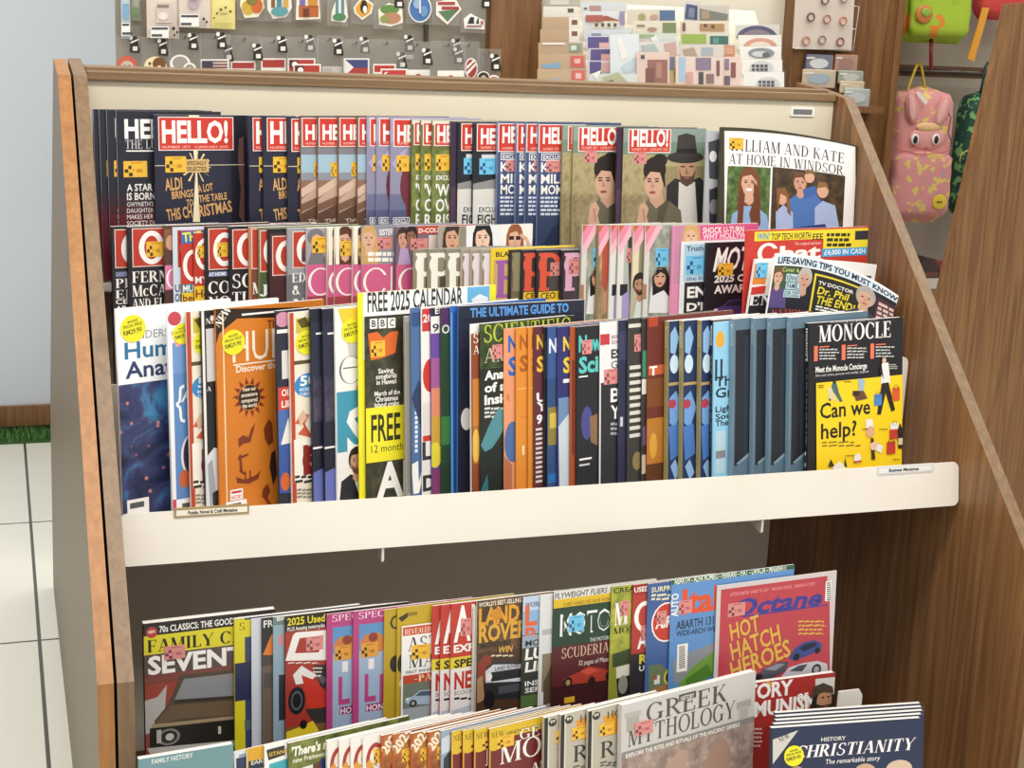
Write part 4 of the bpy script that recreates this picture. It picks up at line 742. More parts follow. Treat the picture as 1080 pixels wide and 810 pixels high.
D('magenta', 'magenta edged motoring special with blue sky', 'b0417c', [t(350, 656, 7, 'SPECIAL', 'f0d8e4', 48, 'f'), r(351, 662, 440, 712, '5a8ec0'), r(351, 690, 440, 800, '9ab0cc'), p('c87a3c', (352, 680), (358, 672), (372, 670), (380, 676), (376, 690), (354, 692)), e(366, 675, 5, 5, '8a3a2c'), k(353, 682, 371, 697, 'o'), r(361, 698, 367, 709, 'e4e2e4'), r(357, 714, 361, 744, 'b0417c'), r(357, 738, 369, 744, 'b0417c'), r(373, 714, 377, 744, 'b0417c'), r(358, 746, 400, 754, '8a2c6a'), t(359, 753, 6, 'HONDA', 'f0e0ea', 30)], spine='a83a74')
D('mustardthin', 'mustard spined magazine left of a wider mustard one', 'b99a26', [t(411, 665, 16, 'C', '33301c', 14, 'n'), e(417, 700, 6, 9, '26241c')], spine='c4a42a')
D('mustard', 'mustard magazine rising behind the silver car cover', 'bda028', [p('3a341a', (420, 652), (430, 646), (432, 649), (424, 656)), t(421, 726, 10, 'C', 'f0ead0', 7, 'x'), e(424, 700, 5, 10, '26241c'), r(430, 646, 440, 650, '8a7420')], spine='b4962a')
D('silvercar', 'classic car monthly with silver blue car, orange strip', 'ecebe8', [r(425, 662, 500, 671, 'c4502c'), t(427, 669.5, 5.5, 'REVEALED', 'f4e8dc', 28, 'f'), t(430, 687, 14, 'ASTON', '3a3836', 58, 'f'), t(431, 705, 14, 'MARTIN', '3a3836', 72, 'f'), k(434, 681, 454, 696, 'y'), t(428, 711, 3, 'FIRST INDEPENDENT', '55524e', 48), r(425, 713, 500, 722, 'b8452c'), t(426.5, 721, 7, '116-PAGE', 'f4d8b0', 44, 'fB'), r(425, 722, 500, 748, '6c7468'), car(427, 727, 470, 746, '9fb4c8', '4a5a6a'), r(425, 748, 500, 800, '9aa4ac'), car(434, 752, 490, 772, '3a5068')], w=.2)
D('express', 'red motoring weekly with yellow strip', 'e8e6e4', [band(635, 694, 'b8382e'), t(478.5, 677, 36, 'AUTO', WH, 70, 'c'), k(486, 653, 498, 671, 'p'), t(478.5, 688.5, 7.5, 'EXPRESS', WH, 48, 'x'), band(694, 706, 'dcca34'), t(479, 704.5, 8, 'SPECIAL', '26241c', 46, 'x'), t(479, 727, 17, 'NEW', 'c2322a', 34, 'x'), t(479, 733.5, 4, 'SCOOP REPORT', '26241c', 44, 'n'), lines(479, 736, 740, 1, 30, '26241c'), p('b9c4d4', (476, 750), (500, 742), (520, 760), (520, 800), (476, 800))], spine='b8382e', w=.2)
D('offwhite', 'thin white edged magazine left of the off-roader', 'd8d4cc', [r(499, 640, 510, 800, 'c8c4bc')])
D('offroad', 'off-road car magazine with gold title', '4a3426', [r(502, 632, 600, 690, 'm:33241a,57402c,7a5a38:40'), t(505, 640.5, 4.5, "WORLD'S BEST-SELLING LAND", 'e8dcc4', 58), t(505, 660, 17, 'LAND', 'd99a2c', 43, 'x'), p('c8872c', (518, 644), (528, 640), (530, 652), (520, 654)), t(505, 677.5, 16.5, 'ROVER', 'd9a33a', 52, 'x'), t(507, 684, 5, 'MONTHLY', '221a14', 33), t(525, 689, 6.5, 'WIN', 'e0b04c', 15, 'b', 0, .15), lines(518, 691, 694, 1, 30, 'e0d0b4'), p('8a3a28', (504, 700), (512, 690), (518, 692), (518, 716), (504, 720)), p('a3815c', (503, 716), (509, 712), (511, 738), (503, 742)),
  p('33363c', (513, 704), (520, 698), (552, 698), (560, 706), (560, 720), (512, 722)), p('cfd2d8', (512, 708), (520, 701), (556, 700), (560, 706), (560, 718), (512, 720)), r(518, 709, 558, 719, '2a2c30'), t(522, 707.5, 4, 'LAND ROVER', '26241c', 26), e(516, 714, 3, 4, 'e8e6e0'), e(556, 713, 3, 4, 'e8e6e0'), p('26282c', (510, 722), (562, 720), (562, 736), (512, 738)), e(516, 738, 6, 10, '16171a'), e(556, 736, 6, 10, '16171a'), r(526, 724, 548, 732, '4a4d54')], spine='d8d4cc')
D('landl', 'pale topped motoring magazine right of the off-roader', '3a3c38', [band(629, 645, 'b9cbe0'), t(554, 641, 5, 'WORLD', '3a4a6a', 20), band(645, 670, '8ab0d4'), t(553.5, 660, 20, 'L', 'd9663c', 13, 'x'), t(553.5, 680, 17, 'R', 'd9663c', 15, 'x'), r(551, 671, 600, 684, '9aa8b4'), t(554, 682, 6, 'MONTH', '26282c', 36), t(553.5, 696, 11, 'LUX', WH, 34, 'x', 0, .1), t(553.5, 709, 10, 'LINE', WH, 34, 'x', 0, .1), t(553.5, 724, 5, 'INSIDE', WH, 30), t(553.5, 731, 5, 'SERIES', WH, 30), band(734, 746, '55703c')], w=.2)
D('greywhite', 'white magazine with grey foot beside the green one', 'd6d8d8', [r(572, 664, 600, 670, 'b0b4b8'), r(572, 690, 600, 730, '8a7a64'), p('5a4a3a', (573, 720), (582, 700), (586, 740), (573, 744)), band(744, 2500, '9a968e')], w=.2)
D('racingred', 'dark green motor magazine with red racing car', '24402f', [band(622, 633, 'd9d7d2'), t(585, 632, 5.5, 'FLYWEIGHT FLIERS', '4a4a4c', 56, 'b', 0, .15), band(633, 642, 'd9b52c'), t(594, 640, 4, 'CHRIS HARRIS WE HAVE WON', '3a2f14', 50, 'n'), t(590.5, 671, 22, 'MOTOR', 'e8eceb', 66, 'b'), t(593, 669.7, 19, 'MOTOR', '24402f', 62, 'n'), k(600, 650, 616, 667, 'c'), t(622, 677, 4, 'THE MOTORING', 'e0e4e0', 26, 'n'), band(683, 2500, '571f24'), t(592, 695, 11, 'SCUDERIA', 'd9b8a0', 51, 'f'), t(610, 702, 5, '32 pages of Maserati', 'e8dcd4', 38, 'n', 0, .1), band(725, 2500, '3c171c'), p('a83a2c', (594, 716), (612, 708), (620, 703), (632, 704), (648, 709), (648, 716), (620, 720), (600, 722)), p('c8503c', (612, 708), (622, 704), (632, 707), (620, 712)), e(599, 720, 4.5, 6, '26181a'), e(599, 720, 2.4, 3.2, 'a8885c'), e(624, 719, 4, 6, '26181a'), e(642, 713, 3.5, 5, '26181a'), p('d8a62c', (595, 736), (606, 734), (606, 740), (595, 742))], w=.2)
D('limemotor', 'lime magazine with big white capital', '8a8f34', [r(645, 619, 700, 690, 'm:6f7a2c,a3a63c,c4c04c:40'), t(647, 626, 5, 'CREATIVE', '26241c', 40), t(647.5, 660, 24, 'M', WH, 15, 'fB'), k(654, 634, 664, 650, 'p'), t(647, 669, 6.5, 'MONTHLY', '26241c', 50, 'fB'), p('3a4a2a', (646, 690), (664, 684), (664, 700), (646, 704)), p('d8d6c4', (650, 704), (664, 700), (664, 714), (650, 716)), p('26241c', (650, 716), (664, 712), (664, 740), (652, 742)), e(657, 722, 5, 10, '8a8c84')])
D('oldcars', 'red magazine with white letters over black base', 'b03a30', [band(616, 628, '9a2c28'), t(669, 625, 5, 'USED', WH, 16), ring(680, 650, 11, 16, WH, .6), t(672, 684, 17, 'A', WH, 11, 'x'), k(676, 660, 683, 676, 'p'), band(690, 2500, '2c2a30'), t(674, 700, 9, 'RALLY', 'd9cc3c', 40, 'x'), t(674, 708, 5.5, 'USED', WH, 20)], spine='5a2426')
D('plane', 'blue aviation magazine with red badge', '44639a', [band(615, 645, '3f5c94'), t(687, 625, 5, 'SURPRISE ATTACK', 'e4ddb0', 60), lines(687, 627, 635, 2, 40, 'e0d8b4'), e(703, 656, 16, 21, WH), e(703, 656, 14.5, 19.4, 'c43c30'), t(691, 663, 11, 'AIR', WH, 18, 'x', 0, .1), r(690, 650, 704, 651.5, '2a3a6a'), k(693, 645, 703, 659, 'p'), p('6a7a5a', (684, 702), (696, 700), (712, 712), (712, 740), (684, 742)), e(706, 714, 6, 9, 'e4c43c'), e(706, 714, 4, 6, '33302c'), r(690, 713, 696, 722, 'e0e0dc'), r(690, 713, 693, 717, 'c43c30'), p('a8743c', (688, 726), (712, 720), (712, 728), (690, 732)), band(735, 2500, '33481f')])
D('italian', 'wide car magazine with green strip and hill road', '5f8fc8', [band(596, 617, '2c5a40'), t(711, 616.5, 6, 'ABARTH - ALFA ROMEO - FERRARI - FIAT - LANCIA - MASERATI', 'e4ead8', 122, 'b'), t(715, 650, 8, 'AUTO', WH, 22, 'b', 90), t(719, 647.5, 24, 'Italia', 'd9542c', 62, 'x'), k(716, 634, 730, 648, 'p'), t(713, 664, 8.5, 'ABARTH 131', '262c3a', 40, 'c'), t(713, 671.5, 5.5, 'WIDE-ARCH WIDE-EYED', '262c3a', 62, 'c'), p('8a8f94', (710, 696), (722, 690), (738, 684), (756, 676), (836, 680), (836, 720), (710, 720)), p('6c9a3c', (710, 730), (730, 704), (756, 684), (836, 690), (836, 800), (710, 800)), p('4a7a2c', (710, 800), (724, 716), (746, 700), (752, 712), (730, 735)), r(714.5, 680, 725.5, 709, WH)] + [r(716, 682 + i * 2, 722.5, 683 + i * 2, '26241c') for i in range(12)] + [p('3a7ac8', (736, 724), (748, 714), (760, 712), (760, 730), (738, 734))], tn=.005)
D('octane', 'red car magazine with gold slanted words', 'cdc4c4', [p('b8414c', (760.5, 624), (875, 612), (876, 900), (762, 900)), r(760.5, 622, 872, 900, 'b8414c'), t(770, 629, 3.4, 'ASTON MARTIN  SAVED TO LAST   THE DINO SHOCK   MAKING A COMET', 'e8a0a0', 92, 'n'), t(770, 651, 17, 'Octane', '3c3a8c', 98, 'x', 0, .35), r(784, 649.5, 872, 651, '3c3a8c'), k(768, 637, 786, 651, 'p'),
  t(772, 676, 17, 'HOT', '7a3a28', 31, 'c', 11), t(771.3, 675.5, 17, 'HOT', 'dcae4a', 31, 'c', 11), t(773, 697, 18, 'HATCH', '7a3a28', 53, 'c', 13), t(772.3, 696.5, 18, 'HATCH', 'dcae4a', 53, 'c', 13), t(773, 717, 18, 'HEROES', '7a3a28', 64, 'c', 13), t(772.3, 716.5, 18, 'HEROES', 'dcae4a', 64, 'c', 13), lines(842, 655, 672, 4, 30, 'd9b84a', 1.6),
  p('3a4a8a', (832, 694), (838, 684), (848, 677), (860, 675), (867, 679), (866, 686), (850, 692), (836, 697)), p('1c2440', (842, 684), (850, 679), (860, 677), (862, 681), (848, 687)), e(840, 693, 3.5, 4, '1a1c26'), e(862, 686, 3, 3.6, '1a1c26'), p('c4c6cc', (822, 716), (832, 704), (848, 699), (862, 697), (872, 700), (873, 708), (860, 714), (836, 718)), p('4a4d58', (832, 708), (842, 702), (852, 700), (846, 708)), e(861, 706, 5, 6, '2a2a2e'), e(861, 706, 3, 3.6, 'a8aab0'), p('4a4c58', (796, 714), (806, 705), (822, 698), (832, 698), (828, 708), (808, 718)), p('8a8c98', (806, 706), (820, 700), (828, 700), (818, 707)), e(800, 714, 4, 4, '1c1c20'), r(871, 613, 877, 634, 'f0eeea')] + [r(872, 614.5 + i * 2.2, 876, 615.6 + i * 2.2, '26241c') for i in range(9)], tn=.012)
# ------------------------------------------------------------------ covers: lower rack, front row
D('navyedge', 'navy spined magazine at left end of front row', '2a3050', [t(243, 806, 8, 'A', WH, 6)])
D('bluewhite', 'white spined magazine with navy picture', 'e4e6e8', [r(249, 800, 262, 850, '2a3a5a'), r(252, 796, 262, 799, '8aa0c0')])
D('yellownavy', 'yellow magazine with navy band and white edge', 'd9a52a', [r(261, 800, 290, 850, 'd9a52a'), p('26304a', (262, 803), (300, 796), (300, 806), (262, 812)), t(265, 807, 4, 'EARLY', 'd9d6c4', 20)], spine='eceae4')
D('turquoise', 'white magazine with turquoise picture', 'eeeeec', [p('33302c', (281, 791), (300, 786), (301, 796), (283, 802)), t(284, 798, 4, 'ISTANBUL', 'd9b23c', 26), p('3aa8b4', (284, 806), (303, 800), (303, 850), (284, 850))])
D('theres', 'green foliage magazine with white quotation heading', '55602c', [r(303, 760, 420, 860, 'm:3a4420,6a7434,8a8c4a:45'), t(307, 798, 9, "'There's no", 'f4f0e4', 44, 'x', 0, .1), t(309, 805, 5, 'new Framework', 'e4e0cc', 40), p('e0e0da', (312, 812), (330, 806), (334, 850), (312, 850)), p('5a3a28', (330, 806), (338, 802), (338, 850), (330, 850)), p('2a3a6a', (338, 800), (352, 798), (352, 850), (338, 850))], tn=.004)
D('redserif', 'white magazine with large red curved capital', 'e9e6e0', [ring(396, 802, 10, 19, 'a8342a', .62), r(398, 800, 408, 812, 'e9e6e0'), t(386, 822, 15, 'S', 'a8342a', 14, 'fB'), k(394, 790, 404, 806, 'y'), p('d99a3a', (386, 806), (390, 800), (396, 812), (388, 816))], w=.2)
D('calendarred', 'russet and gold annual headed 2025', 'a8622c', [r(414, 776, 420, 850, 'b84a2c'), r(416, 775, 500, 850, 'm:7a3a1c,a8622c,c8923c:35'), t(419, 795, 10, '2025', 'f0e4d0', 24, 'x', 48), k(424, 791, 434, 804, 'y'), p('d9b44a', (420, 850), (430, 802), (440, 850)), r(426, 800, 434, 802, '5a2a1c')], w=.2)
D('bluepale', 'pale blue magazine left of yellow topped ones', '93a4b4', [p('2c3440', (468, 800), (476, 790), (490, 800), (490, 850), (466, 850)), p('c4d0dc', (464, 780), (476, 774), (474, 792), (466, 796))], w=.2)
D('mongol', 'maroon history magazine with yellow top', '6f2224', [band(768, 782, 'd9b62c'), p('d9b62c', (514, 778), (530, 770), (538, 784), (522, 792), (515, 792)), t(518, 779, 6, 'NEW', '5a4a14', 14, 'f'), t(534, 776, 4, 'UNEARTH THE ORIGINS OF', '5a4a14', 44), r(516, 790, 517.6, 850, 'c89a2c'), k(524, 778, 542, 790, 'y'), t(548, 780.5, 11, 'GENGHIS', WH, 74, 'f'), t(527, 806.5, 21, 'MONGOLS', WH, 140, 'f'), t(560, 814, 9, 'AND', WH, 26, 'fB')], w=.21)
D('relic', 'cream history magazine with black round badge', 'b9b2a2', [r(620, 751, 624.5, 850, '26241f'), r(624.5, 750, 626, 850, 'd8d2c2'), e(629, 755, 4.2, 4.2, '26241f'), t(626.5, 756.5, 3.4, '99', 'e4e0d4', 5), p('d9962c', (636, 756), (648, 752), (652, 760), (650, 774), (640, 776)), k(632, 764, 648, 777, 'y'), t(633, 800, 17, 'RELICS', '3a3a38', 84, 'f'), t(640, 758, 7, 'HOLY', '4a4a44', 30, 'f'), lines(633, 804, 810, 2, 30, '55524a')], w=.2)
D('greek', 'silver grey mythology book with serif title', 'c9c7c4', [t(681, 762, 19, 'GREEK', '55514c', 90, 'f'), t(662, 788, 19, 'MYTHOLOGY', '55514c', 119, 'f'), r(716, 733, 734, 740, '4a4844'), t(718, 739, 4.5, 'HISTORY', 'e4e0da', 14), r(661, 757, 674, 772, 'a8a49e'), r(659, 753, 676, 758, 'b4b0aa'), r(777, 741, 792, 748, 'a8a49e'), r(780, 746, 789, 758, 'b4b0aa'), k(669, 763, 688, 777, 'p'), band(796, 2500, 'm:7a6a62,a08c82,c4b0a4:40'), band(794, 800.5, '8a8680'), t(660, 799.5, 4, 'EXPLORE THE RITES AND RITUALS OF THE ANCIENT GREEKS', 'f0ece6', 126, 'b'), p('b49688', (700, 812), (716, 790), (726, 792), (722, 812)), p('a88878', (740, 812), (752, 784), (766, 780), (772, 796), (764, 812))], tn=.012)
D('communism', 'red history book with bearded man in cap', 'a8302c', [p('d8d4ce', (860, 716), (900, 712), (900, 738), (860, 742)), p('d9a23c', (805, 722), (810, 718), (816, 721), (811, 727)), t(761, 742, 15, 'HISTORY', WH, 76, 'x'), t(840, 741, 9, 'OF', WH, 12, 'x'), t(752, 762, 15, 'COMMUNISM', WH, 112, 'x'), lines(790, 768, 790, 5, 16, 'e8c4bc', 2), p('26241f', (854, 752), (857, 734), (864, 730), (880, 732), (881, 760), (852, 760)), e(869, 739, 8, 12, 'b98a6a'), p('33271f', (860, 742), (866, 744), (877, 742), (876, 753), (868, 758), (861, 752)), p('4a4030', (855, 736), (858, 724), (868, 720), (878, 724), (879, 731), (868, 730)), r(866, 735, 869, 736.5, '26201a'), r(872, 734, 875, 735.5, '26201a'), e(871, 745, 2.5, 1, '8a5a48'), p('26241f', (858, 736), (861, 732), (861, 745), (857, 750))], tn=.014)
D('christian', 'navy religion book with white slanted title', '262f4c', [p('c9c6be', (815, 780), (842, 770), (815, 806)), t(822, 783, 5, 'NEW', '33302c', 12, 'fB', 22), t(838, 800, 13, 'CHRISTIANITY', WH, 128, 'fB', 0, .25), t(866, 782, 4, 'HISTORY', 'd9d6d0', 26), t(870, 806, 5, 'The remarkable story', WH, 58, 'n', 0, .2), rnd(837, 797, 11), e(912, 815, 12, 10, 'c4a488'), e(840, 815, 8, 7, 'b09070'), e(948, 811, 14, 10, 'd0b8a0')], tn=.012)
D('teal', 'teal magazine lying flat at lower left corner', '6c9298', [t(160, 806, 5, 'FAMILY HISTORY', 'd9e2e2', 44), r(150, 797, 260, 799, '93b0b4')], tn=.01)
# ------------------------------------------------------------------ the rack itself
XL, XR = .158, 1.732
rack = thing('magazine_rack', 'large walnut magazine rack with cream header and white shelf lip', 'rack', (0, 0, 0))
def profile(back): return back + [(2.034, 0.0), (2.034, .679), (2.837, 1.507), (2.95, 1.522)]
BACKP = [(3.05, 1.532), (3.05, 0.0)]
def side_panel(name, x0, x1, parent, inner, outer, edge, back=BACKP):
    mb = MB(); pf = profile(back)
    A = [(x0, y, z) for y, z in pf]; B = [(x1, y, z) for y, z in pf]
    mb.poly(A, outer); mb.poly(B[::-1], inner)
    n = len(pf)
    for i in range(n): j = (i + 1) % n; mb.poly([A[i], B[i], B[j], A[j]], edge)
    return mb.build(name, parent)
side_panel('side_panel', .134, XL, rack, W_SIDE, W_GREY, W_EDGE)
side_panel('side_panel', XR, 1.7565, rack, W_SIDE, W_SIDE, W_EDGE)
def boxobj(name, a, b, mat, parent, bevel=0):
    mb = MB(); mb.box(a, b, mat); o = mb.build(name, parent)
    if bevel:
        m = o.modifiers.new('b', 'BEVEL'); m.width = bevel; m.segments = 2
    return o
boxobj('header_panel', (XL + .001, 2.878, 1.0), (XR - .001, 2.892, 1.497), CREAM, rack)
boxobj('back_panel', (XL + .001, 3.0, .02), (XR - .001, 3.012, 1.2), BACKG, rack)
boxobj('top_rail', (XL + .001, 2.868, 1.498), (XR - .001, 2.90, 1.515), W_RAIL, rack, .002)
boxobj('top_rail', (XL + .001, 2.906, 1.498), (XR - .001, 3.02, 1.522), W_RAIL, rack, .002)
boxobj('tier_shelf', (XL + .001, 2.745, 1.126), (XR - .001, 2.876, 1.1405), LIPW, rack)
boxobj('tier_shelf', (XL + .001, 2.504, .946), (XR - .001, 2.876, .9595), LIPW, rack)
pr = onY(963, 376, 2.499)
mb = MB(); z1 = pr.z; x1 = min(pr.x, XR - .004)
pts = [(XL + .004, 2.499, .785), (x1, 2.499, .785), (x1, 2.499, z1 - .012), (x1 - .004, 2.499, z1 - .003), (x1 - .012, 2.499, z1), (XL + .004, 2.499, z1)]
mb.prism(pts, (0, .003, 0), PLATE); mb.build('shelf_back_plate', rack)
boxobj('front_shelf', (XL + .002, 2.300, .770), (XR - .002, 2.498, .783), LIPW, rack)
def lip(name, z0, z1, yb, yt, x0, x1):
    mb = MB(); rr = .012
    c = []
    for (cx, cz, a0) in ((x1 - rr, z0 + rr, -90), (x1 - rr, z1 - rr, 0), (x0 + rr, z1 - rr, 90), (x0 + rr, z0 + rr, 180)):
        for i in range(5):
            a = radians(a0 + 90 * i / 4); X = cx + rr * cos(a); Z = cz + rr * sin(a)
            c.append((X, yb + (yt - yb) * (Z - z0) / (z1 - z0), Z))
    mb.prism(c, (0, .0035, 0), LIPW); return mb.build(name, rack)
L = lip('shelf_lip', .7605, .8435, 2.290, 2.304, XL + .002, XR - .002)
def label_strip(x0, x1, yl, h, txt, frame, face_, parent, x0t, x1t):
    a = onY(x0, yl, 2.299); b = onY(x1, yl, 2.299); mb = MB()
    z0 = a.z - h / 2; z1 = a.z + h / 2; yf = 2.29 + .014 * (z0 - .7605) / .083 - .0015
    mb.box((a.x, yf, z0), (b.x, yf + .0045, z1), frame)
    mb.poly([(a.x + .003, yf - .0003, z0 + .003), (b.x - .003, yf - .0003, z0 + .003), (b.x - .003, yf - .0003, z1 - .003), (a.x + .003, yf - .0003, z1 - .003)], face_)
    ps, tw = sans(txt, .03); L_ = (b.x - a.x); tx = a.x + L_ * x0t; W = L_ * (x1t - x0t)
    for q in ps: mb.poly([(tx + px * W / tw, yf - .0006, (z0 + z1) / 2 + (py - .5) * h * .36) for px, py in q], M('2a2622'))
    return mb.build('shelf_label', parent)
tag(label_strip(184, 263, 542, .0155, 'Puzzle, Novel & Craft Magazine', M('a08a5c'), M('efe8d6'), rack, .18, .84), label='small framed category label at left end of the lip')
tag(label_strip(926, 984, 497, .016, 'Business Magazines', M('dcdbdc'), M('eceded'), rack, .2, .74), label='white category label at right end of the lip')
for px, py in ((403, 577), (804, 547.5)):
    q = onY(px, py, 2.292); mb = MB(); mb.prism([(q.x, 2.293, .762), (q.x, 2.293, .735), (q.x, 2.298, .733), (q.x, 2.42, .757), (q.x, 2.42, .769), (q.x, 2.30, .769)], (.004, 0, 0), LIPW); mb.build('shelf_bracket', rack)
boxobj('lower_shelf', (XL + .002, 2.184, .320), (1.47, 2.36, .333), LIPW, rack)
boxobj('lower_shelf', (XL + .002, 1.975, .245), (1.62, 2.188, .2575), LIPW, rack)
boxobj('lower_lip', (XL + .002, 1.964, .230), (1.62, 1.970, .300), LIPW, rack, .001)
q = onY(911, 740, 2.1); mb = MB(); mb.prism([(1.41, 2.148, .262), (q.x * 1.02, 2.148, .262), (q.x * 1.02, 2.148, q.z - .012), (q.x * 1.02 - .008, 2.148, q.z), (1.41, 2.148, q.z)], (0, .003, 0), PLATE); mb.build('shelf_back_plate', rack)
boxobj('plinth', (XL + .002, 2.05, .0), (XR - .002, 3.0, .08), W_SIDE, rack)
# header price holder
a = onY(834, 113, 2.877); b = onY(858, 123, 2.877); mb = MB(); mb.box((a.x, 2.8745, b.z), (b.x, 2.8785, a.z), M('f2f0ea')); mb.box((a.x + .006, 2.874, b.z + .004), (b.x - .006, 2.8746, a.z - .004), M('77757a')); mb.build('header_tag', rack)

# neighbouring rack: only its end panel shows
nr = thing('magazine_rack', 'end panel of the neighbouring rack with orange edge, far left', 'rack', (0, 0, 0))
bk = []
for x, y in ((56, 62), (54.5, 230), (53, 430), (56, 600), (58, 700), (66, 810)):
    q = onX(x, y, .1065); bk.append((q.y, q.z))
bk.append((bk[-1][0], 0.0))
side_panel('side_panel', .1065, .1295, nr, W_SIDE, W_GREY, W_ORANGE, bk)
# third stand on the right, seen past the rack
st = thing('display_stand', 'tall walnut side board of the stand on the right', 'stand', (0, 0, 0))
P = [onY(x, y, 3.75) for x, y in ((1064, 4), (1200, -4), (1200, 900), (893, 900))]
for i in (2, 3): P[i].z = .0
mb = MB(); mb.prism([P[3], P[2], P[1], P[0]], (0, .03, 0), W_SIDE); mb.build('side_panel', st)

# ------------------------------------------------------------------ room shell
def struct(o): o['kind'] = 'structure'; return o
FLT, nt, b = new_mat('floor_tile', .25)
tc = nt.nodes.new('ShaderNodeTexCoord'); mp = nt.nodes.new('ShaderNodeMapping'); mp.inputs['Location'].default_value = (-.057, -.853 + .0, 0)
br = nt.nodes.new('ShaderNodeTexBrick'); br.offset = 0; br.inputs['Scale'].default_value = 1.0
br.inputs['Brick Width'].default_value = 1.0; br.inputs['Row Height'].default_value = 1.0; br.inputs['Mortar Size'].default_value = .005; br.inputs['Mortar Smooth'].default_value = .1
br.inputs['Color1'].default_value = hexc('e2dfd2'); br.inputs['Color2'].default_value = hexc('dfdccf'); br.inputs['Mortar'].default_value = hexc('4a4a40')
nt.links.new(tc.outputs['Object'], mp.inputs[0]); nt.links.new(mp.outputs[0], br.inputs['Vector']); nt.links.new(br.outputs['Color'], b.inputs['Base Color'])
mb = MB(); mb.box((-4, -2, -.05), (6, 8, -.0002), FLT); struct(mb.build('floor'))
YW = 6.0
WALLM = plain('white_wall_board', 'ced6de', .5, 0, 'cad3dc', 2)
zb = onY(20, 427, YW).z
mb = MB(); mb.box((-4, YW, zb), (6, YW + .1, 3.4), WALLM); struct(mb.build('wall_back'))
z0 = onY(20, 449, YW - .02).z
mb = MB(); mb.box((-4, YW - .025, z0 - .0), (6, YW + .05, zb), W_SIDE); struct(mb.build('baseboard_back'))
mb = MB(); mb.box((-4, YW, 0), (6, YW + .1, z0), M('3a3a34')); struct(mb.build('trim_1'))
# grass strip along the foot of the wall
rr = random.Random(3); mb = MB(); GR = [M(c, .8) for c in ('3c6a2c', '4f8038', '2f5624', '65914a')]
for i in range(6500):
    x = rr.uniform(-2.6, .6); y = rr.uniform(YW - .16, YW - .03); h = rr.uniform(.02, .05); dx = rr.uniform(-.012, .012); w = .003
    mb.poly([(x - w, y, 0), (x + w, y, 0), (x + dx, y + rr.uniform(-.01, .01), h)], rr.choice(GR))
mb.box((-2.6, YW - .17, 0.0), (.6, YW - .03, .004), GR[2])
tag(mb.build('artificial_grass'), 'strip of green artificial grass along the wall foot', 'grass', None, 'stuff')
# ------------------------------------------------------------------ standing the magazines in their rows
G1 = 'celebrity magazines on the top tier'; G2 = 'gossip magazines on the middle tier'
G3 = 'magazines on the front shelf above the white lip'; G4 = 'motoring magazines in the rear lower row'; G5 = 'magazines in the front lower row'
Z1, Z2A, Z2B, Z3, Z4, Z5 = 1.143, .962, .962, .785, .335, .26
place([(400, 128, 'blackback', dict(xr=450, phi=4)), (520, 131, 'navyback', dict(xr=622, phi=3))], 2.84, Z1, 2, 20, 20, G1, 'top')
place([(98, 115, 'star', dict(label='navy edged celebrity magazine, first against the left side panel')), (104, 115.5, 'star'), (112, 116, 'star'), (122, 117, 'star', dict(ref=1)),
       (162, 121, 'gold', dict(ref=1, label='navy magazine with full gold lettered cover at top left')), (262, 122, 'gold'), (277, 122, 'gold'), (303, 123, 'gold'),
       (317, 122, 'hands'), (335, 122, 'hands'), (357, 122, 'hands', dict(ref=1)), (377, 122, 'hands'), (387, 123, 'lilac'), (397, 123, 'lilac'), (412, 124, 'lilac', dict(ref=1)),
       (434.5, 126, 'green'), (444, 126.5, 'green'), (456, 127, 'green', dict(ref=1)), (476, 128, 'plum'), (483, 129.5, 'tiara'), (499.5, 130, 'tiara', dict(ref=1)),
       (525, 128, 'king'), (545, 128.5, 'king'), (555, 128.5, 'king'), (568, 129, 'king', dict(ref=1)), (594, 132, 'couple'), (605, 133, 'couple'), (652, 134, 'plum', dict(label='thin dark magazine between the two couple covers')),
       (658, 135, 'couple', dict(xr=745, ref=1)), (746, 138, 'blackwhite')], 2.755, Z1, (1.5, 3.5), 15, 11, G1, 'top')
place([(761, 134, 'royal', dict(xr=900, phi=5))], 2.735, Z1, 4, 5, 5, G1, 'top')
place([(168, 237, 'baby', dict(xr=334, phi=6))], 2.692, Z2A, 2, 10, 10, G2, 'mid back')
place([(117, 239, 'plen'), (134, 239.5, 'fern', dict(label='black gossip magazine with widest visible cover at middle left')), (173, 238, 'brownpix'), (182, 240, 'paleblue'), (190.5, 243, 'tvguide'), (204, 246, 'redok'), (215.5, 239, 'conor'), (241.5, 239, 'soft'),
       (262.5, 240, 'tan'), (272.5, 240, 'olive'), (282, 241.5, 'maroon'), (303, 241, 'silver'), (323.5, 241, 'hat', dict(ref=1)), (345, 240, 'brunette'), (352.5, 239, 'brunette', dict(ref=1)), (372, 239, 'brunette'), (381, 238, 'sister', dict(ref=1)), (418, 239, 'group'), (463, 239, 'women', dict(xr=562)),
       (436, 263, 'pgrey'), (451, 263, 'pgrey', dict(ref=1)), (470.5, 263, 'pgrey'), (486, 263, 'plight', dict(ref=1)), (496, 263, 'plight'), (507, 263, 'plight'), (518, 262, 'pyellow'), (537, 263.5, 'pbrown'), (550, 264, 'pred'), (566, 264, 'pred', dict(ref=1)), (592.5, 264, 'ppink'),
       (614, 237.5, 'ribbon'), (631, 237.5, 'ribbonred'), (644, 237.5, 'ribbonwhite'), (652.5, 237.5, 'ribbonwhite'), (668, 237.5, 'ribbonman'), (680.5, 238, 'ribbon', dict(ref=1)), (710, 238, 'shock', dict(xr=800)), (719, 255, 'truth'), (745.5, 256, 'motaward', dict(xr=800)), (787, 243, 'chat', dict(xr=916, Y=2.575))], 2.64, Z2B, (.5, 3.5), 14, 10, G2, 'mid')
